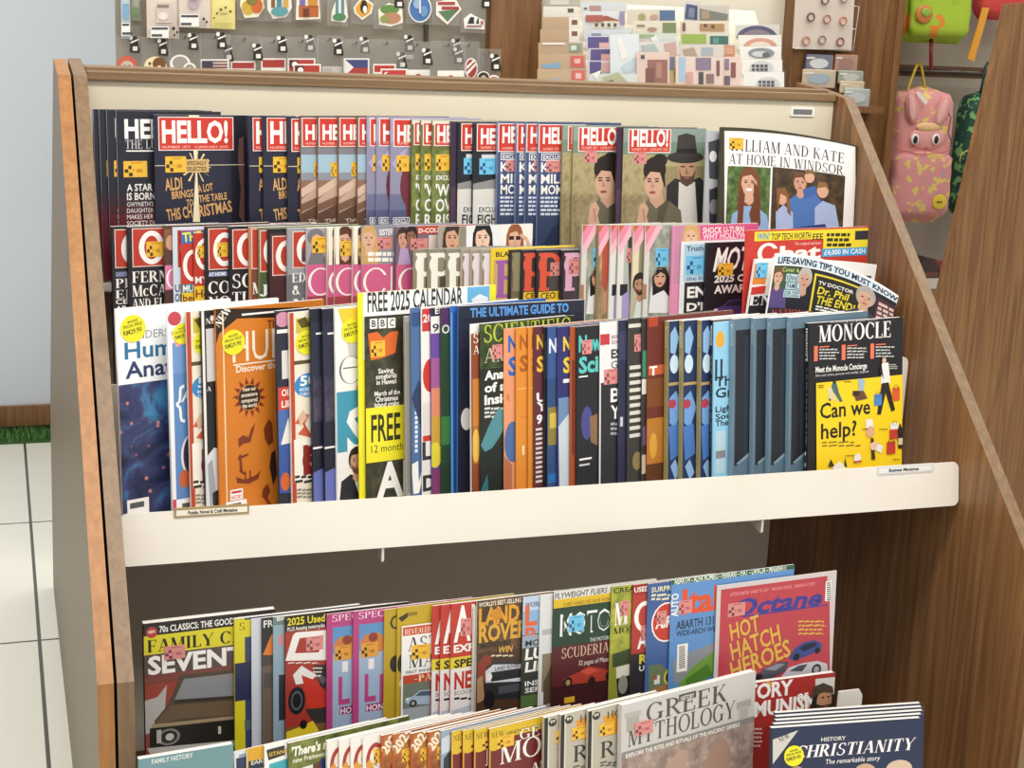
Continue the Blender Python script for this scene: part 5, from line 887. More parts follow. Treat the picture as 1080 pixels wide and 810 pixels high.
place([(797, 273, 'tabloidback', dict(xr=925, phi=7, tau=8))], 2.545, Z2B, 6, 7, 7, G2, 'mid')
place([(819, 267, 'tabloid', dict(xr=938, phi=6, tau=8))], 2.515, Z2B, 6, 6, 6, G2, 'mid')
place([(122, 326, 'anatomy'), (176, 325, 'genius'), (196, 329, 'curious', dict(t=.004)), (212, 328, 'whitenight'), (227, 326, 'humans'), (291, 328, 'brain'), (305, 330, 'curious', dict(ref=1)), (327.5, 326, 'cosmos', dict(ref=1)), (340, 326, 'cosmos'),
       (353, 325, 'soldier'), (377.5, 309, 'calendar', dict(xr=523, phi=13)), (385, 334, 'wildlife', dict(phi=13)), (427, 334, 'greythin'), (433, 325, 'inkblue'), (444, 324, 'redwhite'), (454, 325, 'rainbow'), (464.5, 325, 'darkgreen'), (475, 323, 'royalblue'), (483, 323, 'guide', dict(xr=616, phi=9, t=.006)),
       (496, 342, 'whitespine'), (498, 352, 'savour', dict(t=.003)), (506, 342, 'science'), (531.5, 347, 'peach'), (544, 346, 'marigold', dict(ref=1)), (557, 345.5, 'marigold'), (563, 345, 'plumstripe'), (573.5, 345, 'ink'), (577.5, 345, 'planet'), (588, 345, 'nature'), (601.5, 345, 'rust'), (608, 345, 'newsci'), (633, 340, 'economy'),
       (652.5, 338, 'navythin'), (662.5, 336, 'charcoal'), (677, 336, 'thingreen'), (683, 335, 'cellar'), (705, 339, 'khaki', dict(ref=1, t=.012)), (720.5, 338.5, 'khaki', dict(t=.012)), (739.5, 338, 'khaki', dict(t=.012)), (752, 338, 'blackspine', dict(t=.008)), (753.5, 340, 'paleguide', dict(t=.004)),
       (774, 336.5, 'slate', dict(t=.012)), (796, 336, 'slate', dict(t=.012)), (813, 335.5, 'slate', dict(t=.012)), (834, 335, 'slate', dict(ref=1, t=.012)), (853, 341, 'concierge', dict(xr=950, phi=9, tau=7, t=.011))], 2.40, Z3, (1.6, 6), 22, 13, G3, 'front')
place([(151, 658, 'saloon'), (247, 653, 'yellowspine'), (265, 653, 'palewhite'), (276, 652, 'fron'), (288, 651, 'icy'), (300.5, 650, 'motorbike'), (344.5, 648, 'magenta', dict(ref=1)), (372.5, 645, 'magenta'), (405.5, 643, 'mustardthin'), (419, 641, 'mustard'), (424, 661, 'silvercar'),
       (456, 639, 'express'), (465, 638, 'express'), (476, 637, 'express', dict(ref=1)), (499, 640, 'offwhite'), (503, 634, 'offroad'), (551.5, 630, 'landl'), (570, 628, 'greywhite'), (584, 624, 'racingred'), (645, 619, 'limemotor'), (667.5, 617, 'oldcars'), (683.5, 616, 'plane'), (708.5, 612, 'italian', dict(xr=836)),
       (756.5, 618, 'octane', dict(xr=881, phi=5))], 2.21, Z4, (.5, 4.5), 4, 6, G4, 'low')
place([(240.5, 796, 'navyedge'), (247, 793, 'bluewhite'), (260, 790, 'yellownavy'), (279, 787, 'turquoise'), (304, 784, 'theres'), (345, 782, 'redserif'), (358, 780.5, 'redserif'), (370, 779.5, 'redserif'), (383, 778, 'redserif', dict(ref=1)), (402.5, 776, 'calendarred'), (414, 775, 'calendarred', dict(ref=1)), (433.5, 774, 'calendarred'), (451.5, 772.5, 'calendarred'),
       (465.5, 771, 'bluepale'), (476, 772, 'mongol'), (488, 771, 'mongol'), (500, 770, 'mongol'), (516, 769, 'mongol', dict(ref=1)), (574, 757, 'relic'), (591.5, 754, 'relic'), (620.5, 750, 'relic', dict(ref=1)), (656, 744, 'greek', dict(xr=797, phi=14))], 2.06, Z5, (.5, 5), 13, 13, G5, 'low')
place([(745, 727, 'communism', dict(xr=881, phi=2, t=.01))], 2.157, Z5, 4, 4, 4, G5, 'low')
place([(818, 752, 'christian', dict(phi=-6, Y=2.055, t=.011)), (819, 756, 'christian', dict(phi=-6, Y=2.042, t=.011)), (819, 760, 'christian', dict(phi=-6, Y=2.029, t=.011)), (817, 764, 'christian', dict(phi=-6, Y=2.016, t=.011)), (814, 768, 'christian', dict(xr=972, phi=-6, Y=2.0, ref=1, t=.011))], 2.0, Z5, 10, -6, -6, G5, 'low')
place([(146, 801, 'teal', dict(xr=246, phi=6))], 1.992, Z5, 2, 20, 20, G5, 'low')
# ------------------------------------------------------------------ shop shelving behind the rack
YB = 4.40
def px(x, y, Y=YB): return onY(x, y, Y)
wu = thing('shop_shelving', 'tall wall shelving with walnut uprights behind the magazine rack', 'shelving', (0, 0, 0))
def slab(name, x0, x1, Y0, Y1, z0, z1, mat, parent=wu): return boxobj(name, (x0, Y0, z0), (x1, Y1, z1), mat, parent)
def xa(x, Y=YB, y=45): return px(x, y, Y).x
ZT = 2.35
PEG = plain('greige_display_board', '968e80', .5, 0, '8c8475', 3); NICHE = plain('pale_niche_board', 'dcd6c6', .5, 0, 'd5cebc', 3)
slab('display_board', xa(122.3), xa(520, 4.42), YB, YB + .02, .1, ZT, PEG)
slab('upright', xa(517, 4.352), xa(570, 4.352), 4.352, 4.45, 0, ZT, W_BACK)
slab('niche_board', xa(568, 4.43), xa(836, 4.43), 4.43, 4.45, .1, ZT, NICHE)
slab('upright', xa(836, 4.36), xa(943, 4.36), 4.36, 4.47, 0, ZT, W_BACK)
slab('upright_edge', xa(944, 4.34), xa(951, 4.34), 4.34, 4.80, 0, ZT, W_BACK)
slab('bay_board', xa(940, 4.82), xa(1180, 4.82), 4.82, 4.84, .1, ZT, plain('bay_paint', 'b4a998', .6))
zr = px(1000, 76, 4.62).z
mb = MB(); mb.tube([(xa(948, 4.62), 4.62, zr), (xa(1180, 4.62), 4.62, zr)], .010, METAL, 10); mb.box((xa(951, 4.66), 4.65, zr - .02), (xa(1180, 4.66), 4.67, zr + .02), M('6a4a34')); mb.build('hang_rail', wu)
zs = px(990, 301, 4.55).z
slab('bay_shelf', xa(945, 4.55), xa(1180, 4.55), 4.55, 4.815, zs - .012, zs + .022, plain('shelf_edge_white', 'e4dfd6', .4))
slab('plinth', xa(122.3), xa(950, 4.4), 4.27, 4.42, 0, .1, W_BACK)
# metal strip between the boards
a = px(449, 25); b2 = px(449, 44); mb = MB(); mb.box((a.x - .006, YB - .012, b2.z), (a.x + .006, YB, 2.1), METAL); mb.build('slotted_strip', wu)

GS = 'hanging sticker packs'
def hook(x, y, Y0, Y1, parent):
    p_ = px(x, y, Y0); mb = MB(); mb.tube([(p_.x, YB - .0006, p_.z), (p_.x, Y0 + .004, p_.z), (p_.x, Y0 - .004, p_.z + .008)], .0018, METAL, 6); return mb.build('hook', parent)
def flat(mb, pts, Y, mat, th=.0012):
    P = [px(x, y, Y) for x, y in pts]
    a = sum(P[i - 1].x * P[i].z - P[i].x * P[i - 1].z for i in range(len(P)))
    if a < 0: P = P[::-1]
    mb.prism(P, (0, th, 0), mat)
def circ(x, y, rx, ry, n=18, a0=0): return [(x + rx * cos(2 * pi * i / n + a0), y + ry * sin(2 * pi * i / n + a0)) for i in range(n)]
def rect(x0, y0, x1, y1): return [(x0, y0), (x1, y0), (x1, y1), (x0, y1)]
def pack(lab, x0, y0, x1, y1, Y, art, tagc=None, plastic=True, body=None, cat='sticker'):
    q = px((x0 + x1) / 2, y0, Y); tg = None
    ob = thing('sticker_pack', lab, cat, (0, 0, 0), GS)
    mb = MB(); P = [px(x, y, Y) for x, y in rect(x0, y0, x1, y1)]
    mb.box((P[3].x, Y, P[3].z), (P[1].x, Y + .002, P[1].z), PLASTIC if body is None else M(body)); mb.build('bag', ob)
    mb = MB()
    for i, (pts, c) in enumerate(art): flat(mb, pts, Y - .002 - .0008 * i, M(c), .0007)
    mb.build('sticker', ob)
    if tagc:
        tx, ty = tagc; mb = MB()
        flat(mb, [(tx - 4.5, ty - 8), (tx + 2, ty - 9), (tx + 5.5, ty + 6), (tx + 5, ty + 9), (tx - 5, ty + 8)], Y - .003, M('24221f'))
        flat(mb, [(tx - 4, ty - 3), (tx + 4, ty - 6), (tx + 4.5, ty - 5), (tx - 4, ty - 1)], Y - .004, M(WH)); flat(mb, rect(tx - 2, ty + 2, tx + 3, ty + 6.5), Y - .004, M('e8e4da'))
        flat(mb, circ(tx - 4, ty - 7, 2, 2.4, 8), Y - .0038, M(WH)); mb.build('price_tag', ob)
        hook((x0 + x1) / 2, y0 + 5, Y, YB if x1 < 516 else 4.352, ob)
    else: hook((x0 + x1) / 2, y0 + 2, Y, YB, ob)
    return ob
def flag(x0, y0, x1, y1, els): return [(rect(x0 - 1.5, y0 - 1.5, x1 + 1.5, y1 + 1.5), 'efece6')] + els
# lower line of packs
pack('clear pack with red bordered round animal sticker, far left', 122, 38, 150, 82, 4.37, [(circ(134, 70, 11, 11.5), 'c9614c'), (circ(134, 72, 7.5, 8), 'c9b8a4'), (circ(131.5, 70, 1.3, 1.6, 8), '33281f'), (circ(136.5, 70, 1.3, 1.6, 8), '33281f'), (circ(134, 74, 2, 1.5, 8), '4a3a30')], (142, 47))
pack('clear pack with cream and brown bear sticker', 150, 40, 180, 82, 4.355, [(circ(164, 70, 12, 10.5), 'efdcae'), (circ(168, 67, 7, 6.5), '7a4a24'), (circ(168, 74, 6, 4.5), '8a5a30'), (circ(158, 67, 1.4, 1.6, 8), '33281f'), (circ(168, 70.5, 2, 1.6, 8), 'efdcae')], (172, 50))
pack('clear pack with grey ring shaped sticker', 178, 36, 212, 82, 4.345, [(circ(190, 67, 11, 9.5), 'e9e6e0'), (circ(190, 66, 8, 6.5), '9a958a'), (circ(200, 73, 7, 7), 'e9e6e0'), (circ(200, 73, 4.8, 5), '8f8a80'), (circ(200, 73, 2.2, 2.4, 10), 'd8d4ca')], (204, 44))
def usflag(x0, y0, x1, y1):
    h = (y1 - y0) / 7
    return flag(x0, y0, x1, y1, [(rect(x0, y0, x1, y1), 'e4e0d8')] + [(rect(x0, y0 + h * i, x1, y0 + h * (i + 1)), '7a4a48') for i in (0, 2, 4, 6)] + [(rect(x0, y0, x0 + (x1 - x0) * .42, y0 + 4 * h), '3c3c4c')])
pack('clear pack with two striped starred flag stickers', 211, 36, 243, 82, 4.35, usflag(213, 64, 240, 75) + usflag(217, 74, 244, 84), (234, 43))
pack('clear pack with plain red over white flag sticker', 240, 38, 276, 82, 4.365, flag(245, 66, 268, 84, [(rect(245, 66, 268, 84), 'e8e4dc'), (rect(245, 66, 268, 72), 'a83a34')]), (241, 56))
pack('clear pack with taller red over white flag sticker', 274, 40, 304, 84, 4.35, flag(277, 63, 300, 82, [(rect(277, 63, 300, 82), 'e6e0d8'), (rect(277, 63, 300, 71), 'a4382f')]), (272, 55))
def moonflag(x, y): return flag(x, y, x + 26, y + 14, [(rect(x, y, x + 26, y + 14), 'b03a30'), (rect(x, y, x + 9, y + 8), '5a2c30'), (circ(x + 6, y + 5, 3, 3), WH)])
pack('clear pack with two red flag stickers, white discs', 302, 40, 336, 84, 4.34, moonflag(305, 63) + moonflag(311, 69), (298, 47))
pack('clear pack with pale faint sticker beside red flags', 334, 38, 362, 84, 4.36, [(rect(340, 70, 361, 83), 'c9c4ba'), (rect(342, 72, 350, 81), 'b4afa6')], (327, 46))
pack('clear pack with blue red white triangle flag', 360, 42, 392, 84, 4.345, flag(364, 63, 388, 80, [(rect(364, 63, 388, 71.5), '45477a'), (rect(364, 71.5, 388, 80), 'a83c38'), ([(364, 63), (373, 71), (364, 80)], 'e6e2da')]), (357, 50))
pack('clear pack with two red crescent flag stickers', 391, 42, 426, 84, 4.355, flag(395, 69, 416, 84, [(rect(395, 69, 416, 76), 'b43a34'), (rect(395, 76, 416, 84), 'e8e4de')]) + flag(403, 74, 428, 86, [(rect(403, 74, 428, 86), 'bc3c36'), (circ(408, 79, 3, 3.2), WH), (circ(409.2, 79, 2.4, 2.6), 'bc3c36')]), (385, 48))
def jp(x, y, w=24, h=13): return flag(x, y, x + w, y + h, [(rect(x, y, x + w, y + h), 'efece6'), (circ(x + w / 2, y + h / 2 + 1, 4, 4.2), 'a8302c')])
pack('clear pack with small red dot flag sticker', 424, 44, 456, 86, 4.365, jp(430, 75, 22, 12), (424, 64))
pack('clear pack with large red dot flag sticker', 454, 44, 492, 86, 4.35, jp(463, 76, 25, 13), (451, 60))
pack('clear pack with red and white striped oval sticker', 484, 44, 506, 86, 4.36, [(circ(497, 72, 7, 11), 'efece6'), (circ(497, 72, 5.6, 9.4), 'a83c34'), ([(492, 76), (502, 66), (502, 69), (493, 79)], WH), ([(492, 70), (500, 62.5), (501.5, 64), (492, 73.5)], WH)], (484, 59))
pack('clear pack with black and white ring sticker, far right', 503, 52, 529, 86, 4.336, [(circ(510, 82, 7, 7), 'efece6'), (circ(510, 82, 5.8, 5.8), '33302c'), (circ(510, 82, 2.6, 2.6), 'c9b09a'), (circ(521, 84, 6, 5), 'efece6'), (circ(521, 85, 5, 4), 'a8443c')], (523, 66))
pack('clear pack with only black tag, between the dot flags', 426, 36, 437, 64, 4.378, [(rect(428, 58, 436, 62), 'c9c4ba')], (432, 46))
pack('clear pack with black tag above the striped oval', 478, 38, 490, 64, 4.378, [(rect(480, 58, 487, 61), 'c9c4ba')], (482, 50))
# upper line
def pouch(lab, x0, y0, x1, y1, Y, body, label, art=()):
    ob = thing('stationery_pack', lab, 'stationery', (0, 0, 0), 'hanging stationery packs'); mb = MB()
    P0 = px(x0, y0, Y); P1 = px(x1, y1, Y); xs, ze = P0.x, P1.z; W = P1.x - P0.x; H = P0.z - P1.z; N = 8
    for i in range(N):
        for j in range(N):
            def pt(u, v): return (xs + W * u, Y - .012 * (sin(pi * u) * sin(pi * v)) ** .5 if 0 < u < 1 and 0 < v < 1 else Y, ze + H * v)
            mb.poly([pt(i / N, j / N), pt((i + 1) / N, j / N), pt((i + 1) / N, (j + 1) / N), pt(i / N, (j + 1) / N)], M(body), True)
    mb.poly([(xs, Y + .001, ze), (xs, Y + .001, ze + H), (xs + W, Y + .001, ze + H), (xs + W, Y + .001, ze)], M(body)); mb.build('pouch', ob)
    mb = MB(); 
    for i, (pts, c) in enumerate(art): flat(mb, pts, Y - .0145 - .0008 * i, M(c), .0007)
    if label:
        lx0, ly0, lx1, ly1 = label; flat(mb, rect(lx0, ly0, lx1, ly1), Y - .016, M('efece8')); flat(mb, rect(lx0 + 1, ly0 + 1, lx1 - 1, ly0 + 3), Y - .017, M('33343c')); flat(mb, rect(lx0 + 1, ly1 - 4, lx0 + 12, ly1 - 1.5), Y - .017, M('4a4a50'))
    mb.build('label', ob); hook((x0 + x1) / 2, y0 + 1.5, Y, YB, ob); return ob
pouch('slim pale blue pack hanging at the left edge', 127, -22, 138, 41, 4.36, 'b9c4ca', (128, 24, 137, 38), [(rect(129, 4, 136, 20), '7aa4c4')])
pouch('small clear green pack beside the pale blue one', 138, -20, 149, 22, 4.375, 'a4a894', None, [(rect(140, 8, 146, 16), '6a8a5a')])
pouch('tall blush patterned pack with white label', 154, -24, 189, 41, 4.35, 'd9ccc0', (159, 28, 178, 40), [(rect(165, 3, 181, 24), 'cdbfb6'), (rect(166, 5, 178, 8), '8a7a74'), (circ(172, 17, 5, 4), 'e4dcd4'), (circ(183, 30, 2, 2, 8), '4a3a30'), (circ(187, 34, 1.5, 1.5, 8), '4a3a30'), (circ(184, 37, 1.2, 1.2, 8), '4a3a30')])
pouch('wide blush pack with dark striped label', 188, -24, 222, 30, 4.345, 'dccfc6', (190, 15, 210, 28), [(circ(204, 5, 6, 5), 'b4a4ac'), (circ(215, 20, 1.6, 1.6, 8), '4a3a30'), (circ(218, 23, 1.4, 1.4, 8), '4a3a30'), (rect(197, -4, 214, 0), 'c4b4b4')])
pouch('pale yellow pack with speckled dots', 221, -24, 248, 31, 4.35, 'e8dc8c', None, [(circ(233, 10, 1.5, 1.5, 8), '5a4a20'), (circ(238, 8, 1.3, 1.3, 8), '5a4a20'), (circ(229, 14, 1.2, 1.2, 8), '5a4a20'), (circ(243, 12, 1.4, 1.4, 8), '5a4a20'), (circ(226, 19, 1, 1, 8), '5a4a20'), (rect(232, 14, 240, 15), '8a7a3c')])
pack('clear pack with orange and yellow fruit sticker', 250, -30, 279, 21, 4.36, [([(254, -6), (276, -8), (279, 8), (272, 18), (258, 19), (253, 6)], 'efe6cc'), (circ(262, 8, 7, 8), 'c9a83c'), (circ(271, 6, 6, 8), 'c8642c'), (circ(266, 0, 6, 5), '7a7a34')])
pack('clear pack with teal city skyline sticker', 279, -30, 308, 22, 4.35, [([(282, -6), (306, -8), (308, 8), (302, 18), (288, 20), (282, 10)], 'e9e4d6'), (rect(286, -6, 290, 8), '7a5a3c'), (rect(292, -8, 297, 8), '4a8494'), (rect(299, -4, 304, 8), 'c9a44c'), (circ(295, 12, 9, 5), '5a98a0')])
pack('clear pack with orange street scene sticker', 310, -30, 340, 22, 4.36, [([(313, -8), (336, -8), (338, 20), (312, 21)], 'efe8dc'), (rect(315, 6, 336, 18), 'b4642c'), (rect(316, -6, 322, 6), '7a6aa4'), (rect(325, -6, 335, 6), 'c98a3c'), (rect(320, 9, 326, 18), '6a3420')])
pack('clear pack with green twin tower sticker', 345, -30, 368, 27, 4.35, [([(350, 12), (357, -8), (364, -8), (367, 18), (364, 24), (349, 22)], 'e6e4d8'), (rect(354, -2, 357, 18), '5a8a94'), (rect(360, -4, 363, 18), '5a8a94'), (circ(358, 18, 7, 4), '4f8458')])
pack('clear pack with yellow diamond bird sign sticker', 370, -30, 396, 25, 4.36, [([(373, 8), (382, -4), (394, 4), (392, 14), (382, 21), (374, 14)], 'f0eadc'), ([(375, 8), (382, -1), (392, 5), (390, 13), (382, 18.5), (376, 13)], 'dba42c'), (circ(384, 8, 4, 6), '26241f'), (circ(385, 10, 2.2, 4), WH), (circ(384, 2.5, 2.6, 2.4), '26241f')])
pack('clear pack with green and brown hill sticker', 394, -18, 426, 30, 4.345, [([(399, 10), (410, 3), (424, 8), (425, 24), (412, 28), (400, 26)], 'efe8da'), (circ(411, 10, 10, 5), '5f8a44'), (circ(413, 19, 10, 6), 'b48464'), (circ(405, 20, 4, 4), '8a9a54')], (421, 0))
pack('clear pack with round blue globe sticker', 428, -30, 456, 25, 4.36, [(circ(443, 9, 12.5, 15), 'efece6'), (circ(443, 9, 11, 13.4), '4674b0'), (circ(440, 4, 4, 5), '9ab4cc'), (circ(447, 12, 4, 6), '6a94c0'), (rect(442, 0, 444, 14), 'd8dce0')])
pack('clear pack with red lettered green mountain sticker', 455, -30, 487, 26, 4.35, [([(460, 2), (480, -2), (487, 10), (472, 26), (460, 16)], 'efe8dc'), ([(462, 12), (484, 10), (472, 23)], '5a7a5a'), (rect(462, 2, 480, 5), 'a43c38'), (rect(466, 7, 484, 10), 'a43c38')])
pack('clear pack with dark lettered white sticker', 486, -24, 514, 34, 4.345, [([(489, 20), (496, 14), (511, 22), (511, 31), (490, 30)], 'efece6'), ([(493, 25), (496, 18), (500, 18), (500, 25)], '2c2c34'), ([(502, 25), (504, 19), (505, 19), (505, 25)], '2c2c34'), (rect(507, 22, 510, 26), 'b46a64'), (rect(492, 27, 508, 28.5), '8a4a54')], (513, 0))

# postcards and wooden souvenirs on the raked board
GC = 'cards on the souvenir shelf'
mb = MB(); A0 = px(572, 130, 4.12); A0.x = px(576, 90, 4.40).x; A1 = px(832, 130, 4.12); 
mb.prism([(A0.x, 4.12, A0.z), (A0.x, 4.40, px(572, 0, 4.40).z + .0), (A0.x, 4.405, px(572, 0, 4.4).z), (A0.x, 4.16, A0.z - .01)], (A1.x - A0.x, 0, 0), NICHE); mb.build('raked_card_board', wu)
def yrow(y): return 4.115 + .275 * (118 - y) / 118
def card(lab, x0, y0, x1, y1, base, art=(), h=None, cat='card', name='postcard', dY=0, slant=0, group=GC):
    """a packet standing on the raked board: y1 is where the photograph shows its lower edge or the next card hides it"""
    Y = yrow(min(y1, 100)) - .012 + dY; P0 = px(x0, y0, Y); P1 = px(x1, y1, Y); ob = thing(name, lab, cat, (0, 0, 0), group)
    mb = MB(); P = [px(x0, y0, Y), px(x1, y0 + slant, Y), px(x1, y1 + slant, Y), px(x0, y1, Y)]
    mb.prism([P[3], P[2], P[1], P[0]], (0, .004, 0), M(base)); mb.build('card_front', ob)
    if art:
        mb = MB()
        for i, (pts, c) in enumerate(art): flat(mb, pts, Y - .0012 - .0005 * i, M(c), .0008)
        mb.build('picture', ob)
    mb = MB(); mb.prism([(P[3].x - .001, Y - .006, P[3].z), (P[2].x + .001, Y - .006, P[2].z), (P[1].x + .001, Y - .006, P[1].z + .004), (P[0].x - .001, Y - .006, P[0].z + .004)], (0, .0008, 0), WRAP)
    mb.build('wrapper', ob); return ob
def house(x, y, w, h, roof='a4503c', wall='e4dccc'): return [(rect(x, y, x + w, y + h), wall), ([(x - 1, y), (x + w * .5, y - h * .7), (x + w + 1, y)], roof)] + [(rect(x + w * (.12 + .22 * i), y + h * .3, x + w * (.22 + .22 * i), y + h * .75), '55463c') for i in range(4)]
card('grey card at the top left of the souvenir cards', 574, -6, 612, 8, 'b9b4a8', [(rect(580, 0, 600, 5), 'd9d4c8')])
card('white card with small dark stamp below the grey one', 573, 7, 610, 22, 'e9e4d8', [(rect(599, 9, 605, 13), '4a3a34')])
card('kraft card with white strip, upper of two', 572, 18, 610, 36, 'c2a584', [(rect(600, 18, 610, 32), 'ece6da'), (rect(603, 21, 609, 26), '7a4438')])
card('kraft card with white strip, lower of two', 570, 31, 611, 52, 'bfa27e', [(rect(600, 30, 611, 46), 'ece6da'), (rect(603, 33, 609, 38), '7a4438')])
card('kraft card in glossy film with green square', 568, 45, 615, 62, 'c4a684', [(rect(600, 46, 613, 55), '8a9a8a'), (rect(602, 48, 608, 53), 'd9e0d4'), (rect(572, 45, 596, 47), WH)])
card('kraft card with blue boat and red square, upper', 568, 57, 618, 75, 'c6aa86', [([(570, 68), (592, 66), (590, 72), (574, 72)], '8ab4d4'), (rect(602, 59, 616, 71), 'd8605a'), (rect(606, 62, 612, 67), 'efc4bc')])
card('kraft card with blue boat and red square, lower', 567, 73, 619, 105, 'c6aa86', [([(569, 84), (592, 83), (590, 90), (572, 90)], '8ab4d4'), (rect(603, 74, 617, 88), 'd8605a'), (rect(607, 77, 613, 83), 'efc4bc')])
card('pale blue card with pink stamps at the top', 613, 2, 661, 14, 'd3d8dc', [(rect(622, 6, 634, 12), 'b48a84'), (rect(616, 8, 619, 10), '5a5a60')])
card('card with red roofed long house', 615, 12, 659, 34, 'dfe2e4', house(624, 22, 30, 8) + [(rect(618, 16, 636, 23), 'b0584a'), (rect(654, 12, 659, 26), '9a8ab0')])
card('plain pale card behind the purple cards', 616, 31, 666, 44, 'd2d9de', [(rect(624, 35, 634, 40), '8a8ab0')])
card('purple card with pink stamp, top of three', 618, 38, 646, 52, 'ded8e4', [(rect(620, 39, 642, 51), '54488a'), (rect(632, 45, 642, 51), 'e4b4b0')])
card('purple card with pink stamp, middle of three', 621, 51, 646, 66, 'ded8e4', [(rect(623, 52, 645, 64), '54488a'), (rect(634, 57, 644, 64), 'e4a8a4')])
card('purple card with pink stamp, lowest of three', 620, 64, 648, 84, 'ded8e4', [(rect(622, 65, 634, 78), '54488a'), (rect(634, 66, 646, 76), 'e4b0ac')])
card('glossy film wrapped white card in the middle', 644, 36, 674, 104, 'e2eaee', [([(650, 42), (656, 40), (662, 60), (656, 64)], WH), ([(655, 70), (670, 60), (672, 70), (660, 80)], 'c8d8e0'), (rect(652, 84, 670, 100), 'd4e0dc')], dY=.012)
card('crumpled clear wrapped card with green picture', 622, 78, 672, 106, 'd8e0dc', [([(634, 82), (652, 76), (662, 86), (648, 96)], 'b4b894'), ([(640, 86), (646, 84), (650, 90), (644, 94)], '5a5a44'), ([(624, 78), (634, 74), (630, 84)], WH)], dY=-.012)
card('card with map and blue block at top', 662, 10, 712, 26, 'dcd2c0', [(circ(677, 18, 4, 4), 'a8a06a'), (rect(696, 11, 712, 24), '4a6a94'), (circ(690, 18, 4, 3), 'c9a08a')])
card('cream card with green block below the map card', 668, 22, 714, 38, 'e4ddc8', [(rect(699, 24, 713, 36), '7a8a5c'), (circ(688, 31, 5, 2.5), 'b48a84'), (rect(672, 26, 680, 28), '8a7a6a')])
card('card with silver streaked wrapper and green top', 665, 35, 713, 56, 'd4dcd4', [(rect(668, 36, 690, 40), '9ab48a'), ([(686, 40), (692, 38), (700, 52), (694, 54)], WH), (circ(676, 45, 6, 4), 'e4c4b4')])
card('white card with tilted grey photo', 670, 44, 716, 66, 'dfe0de', [([(700, 46), (713, 44), (714, 58), (703, 60)], 'cfa8a4'), ([(676, 48), (690, 46), (698, 60), (682, 64)], 'b4c4c0')])
card('pink card with brown town picture', 672, 55, 706, 104, 'e8cdc0', [(rect(683, 63, 704, 96), '9a645a'), (rect(681, 72, 690, 100), '7a4a44'), (rect(692, 66, 698, 82), 'b48474'), (rect(676, 58, 680, 62), '4a4a50')])
card('leaning yellow edged card beside the pink one', 702, 58, 716, 92, 'cdb98a', [(rect(706, 60, 711, 74), '6a7aa0'), (rect(711, 72, 714, 82), 'b48a3c')])
card('navy tilted card at the top of the right column', 722, 2, 738, 22, 'd0d0d4', [([(724, 4), (736, 6), (735, 21), (722, 20)], '3f4a78'), ([(727, 8), (733, 9), (732, 19), (726, 18)], '77809c')])
card('grey framed photo card at the top right', 736, 6, 769, 23, 'c8c4bc', [([(738, 9), (768, 15), (767, 23), (738, 22)], '7a7a70'), (rect(740, 11, 748, 20), 'a8927a')], dY=-.008)
card('card with brown figures in a row', 718, 22, 769, 36, 'e4dac8', [(rect(738, 25, 764, 33), 'b48a5c'), (circ(744, 27, 2, 2, 8), '5a4030'), (circ(752, 28, 2, 2, 8), '5a4030'), (rect(720, 24, 723, 33), '7a4438')])
card('card with lime foliage and teal window', 718, 36, 769, 48, 'd8dcc8', [(rect(719, 36, 745, 46), '9ab44c'), (rect(749, 38, 768, 47), '2f6a64'), (rect(752, 40, 758, 46), '5a9a90')])
card('pale card with tan collage below the foliage card', 717, 47, 764, 62, 'dcd6cc', [([(720, 52), (732, 50), (736, 60), (722, 60)], 'b4a08a'), (rect(740, 50, 752, 58), 'a8b4c4')])
card('small orange stamp card right of the collage', 762, 48, 775, 60, 'c98a64', [(rect(764, 50, 773, 57), 'd9a07c')])
card('pink collage card bending out at the bottom', 713, 59, 762, 93, 'eed6cc', [(rect(716, 60, 723, 86), 'a8c8e0'), (rect(734, 61, 750, 74), '8a7a94'), (rect(737, 76, 742, 90), '4a4448'), (rect(745, 78, 753, 88), '8a6a70'), (rect(756, 64, 759, 80), '7a4a44'), (rect(724, 76, 731, 88), 'd9a49c')], dY=-.015, slant=2)
card('pink collage card behind the bending one', 761, 60, 781, 94, 'ecd2c8', [(rect(764, 62, 769, 74), '8a7a94'), (rect(771, 66, 776, 82), '8a4a44'), (rect(764, 80, 770, 90), '6a5a64')])
def arch(x0, y0, x1, y1, c, inner): cx_ = (x0 + x1) / 2; return [([(x0, y1)] + [(cx_ - (x1 - x0) / 2 * cos(pi * i / 10), y1 - (y1 - y0) * sin(pi * i / 10)) for i in range(11)] + [(x1, y1)], c), ([(x0 + 6, y1)] + [(cx_ - ((x1 - x0) / 2 - 6) * cos(pi * i / 10), y1 - (y1 - y0 - 4) * sin(pi * i / 10)) for i in range(11)] + [(x1 - 6, y1)], inner)]
card('white card with navy arch, top of the arch cards', 776, 26, 822, 42, 'd9d6cf', arch(777, 27, 820, 40, '4a4a72', '8a7a84'))
card('white card with pink arch', 779, 37, 824, 52, 'efece4', arch(784, 40, 820, 50, 'd9a08c', 'efe0d4'))
card('white card with grey oval fish', 781, 49, 824, 66, 'f2f0ea', [(circ(803, 56, 14, 5.5), '8a9498'), (circ(802, 57, 9, 3), 'cfd4d4'), (circ(808, 58, 4, 3), '5a6468')])
def grid(x, y): return [(circ(x + 10, y + 6, 13, 8), 'd8d8d8')] + [(rect(x + 4.5 * i, y + 2 + 4 * j, x + 4.5 * i + 3.2, y + 5 + 4 * j), '55565c') for i in range(4) for j in range(2)]
card('white card with grey lattice window, upper', 783, 63, 825, 79, 'f4f2ee', grid(793, 66))
card('white card with grey lattice window, lower', 785, 76, 827, 106, 'f4f2ee', grid(800, 83))
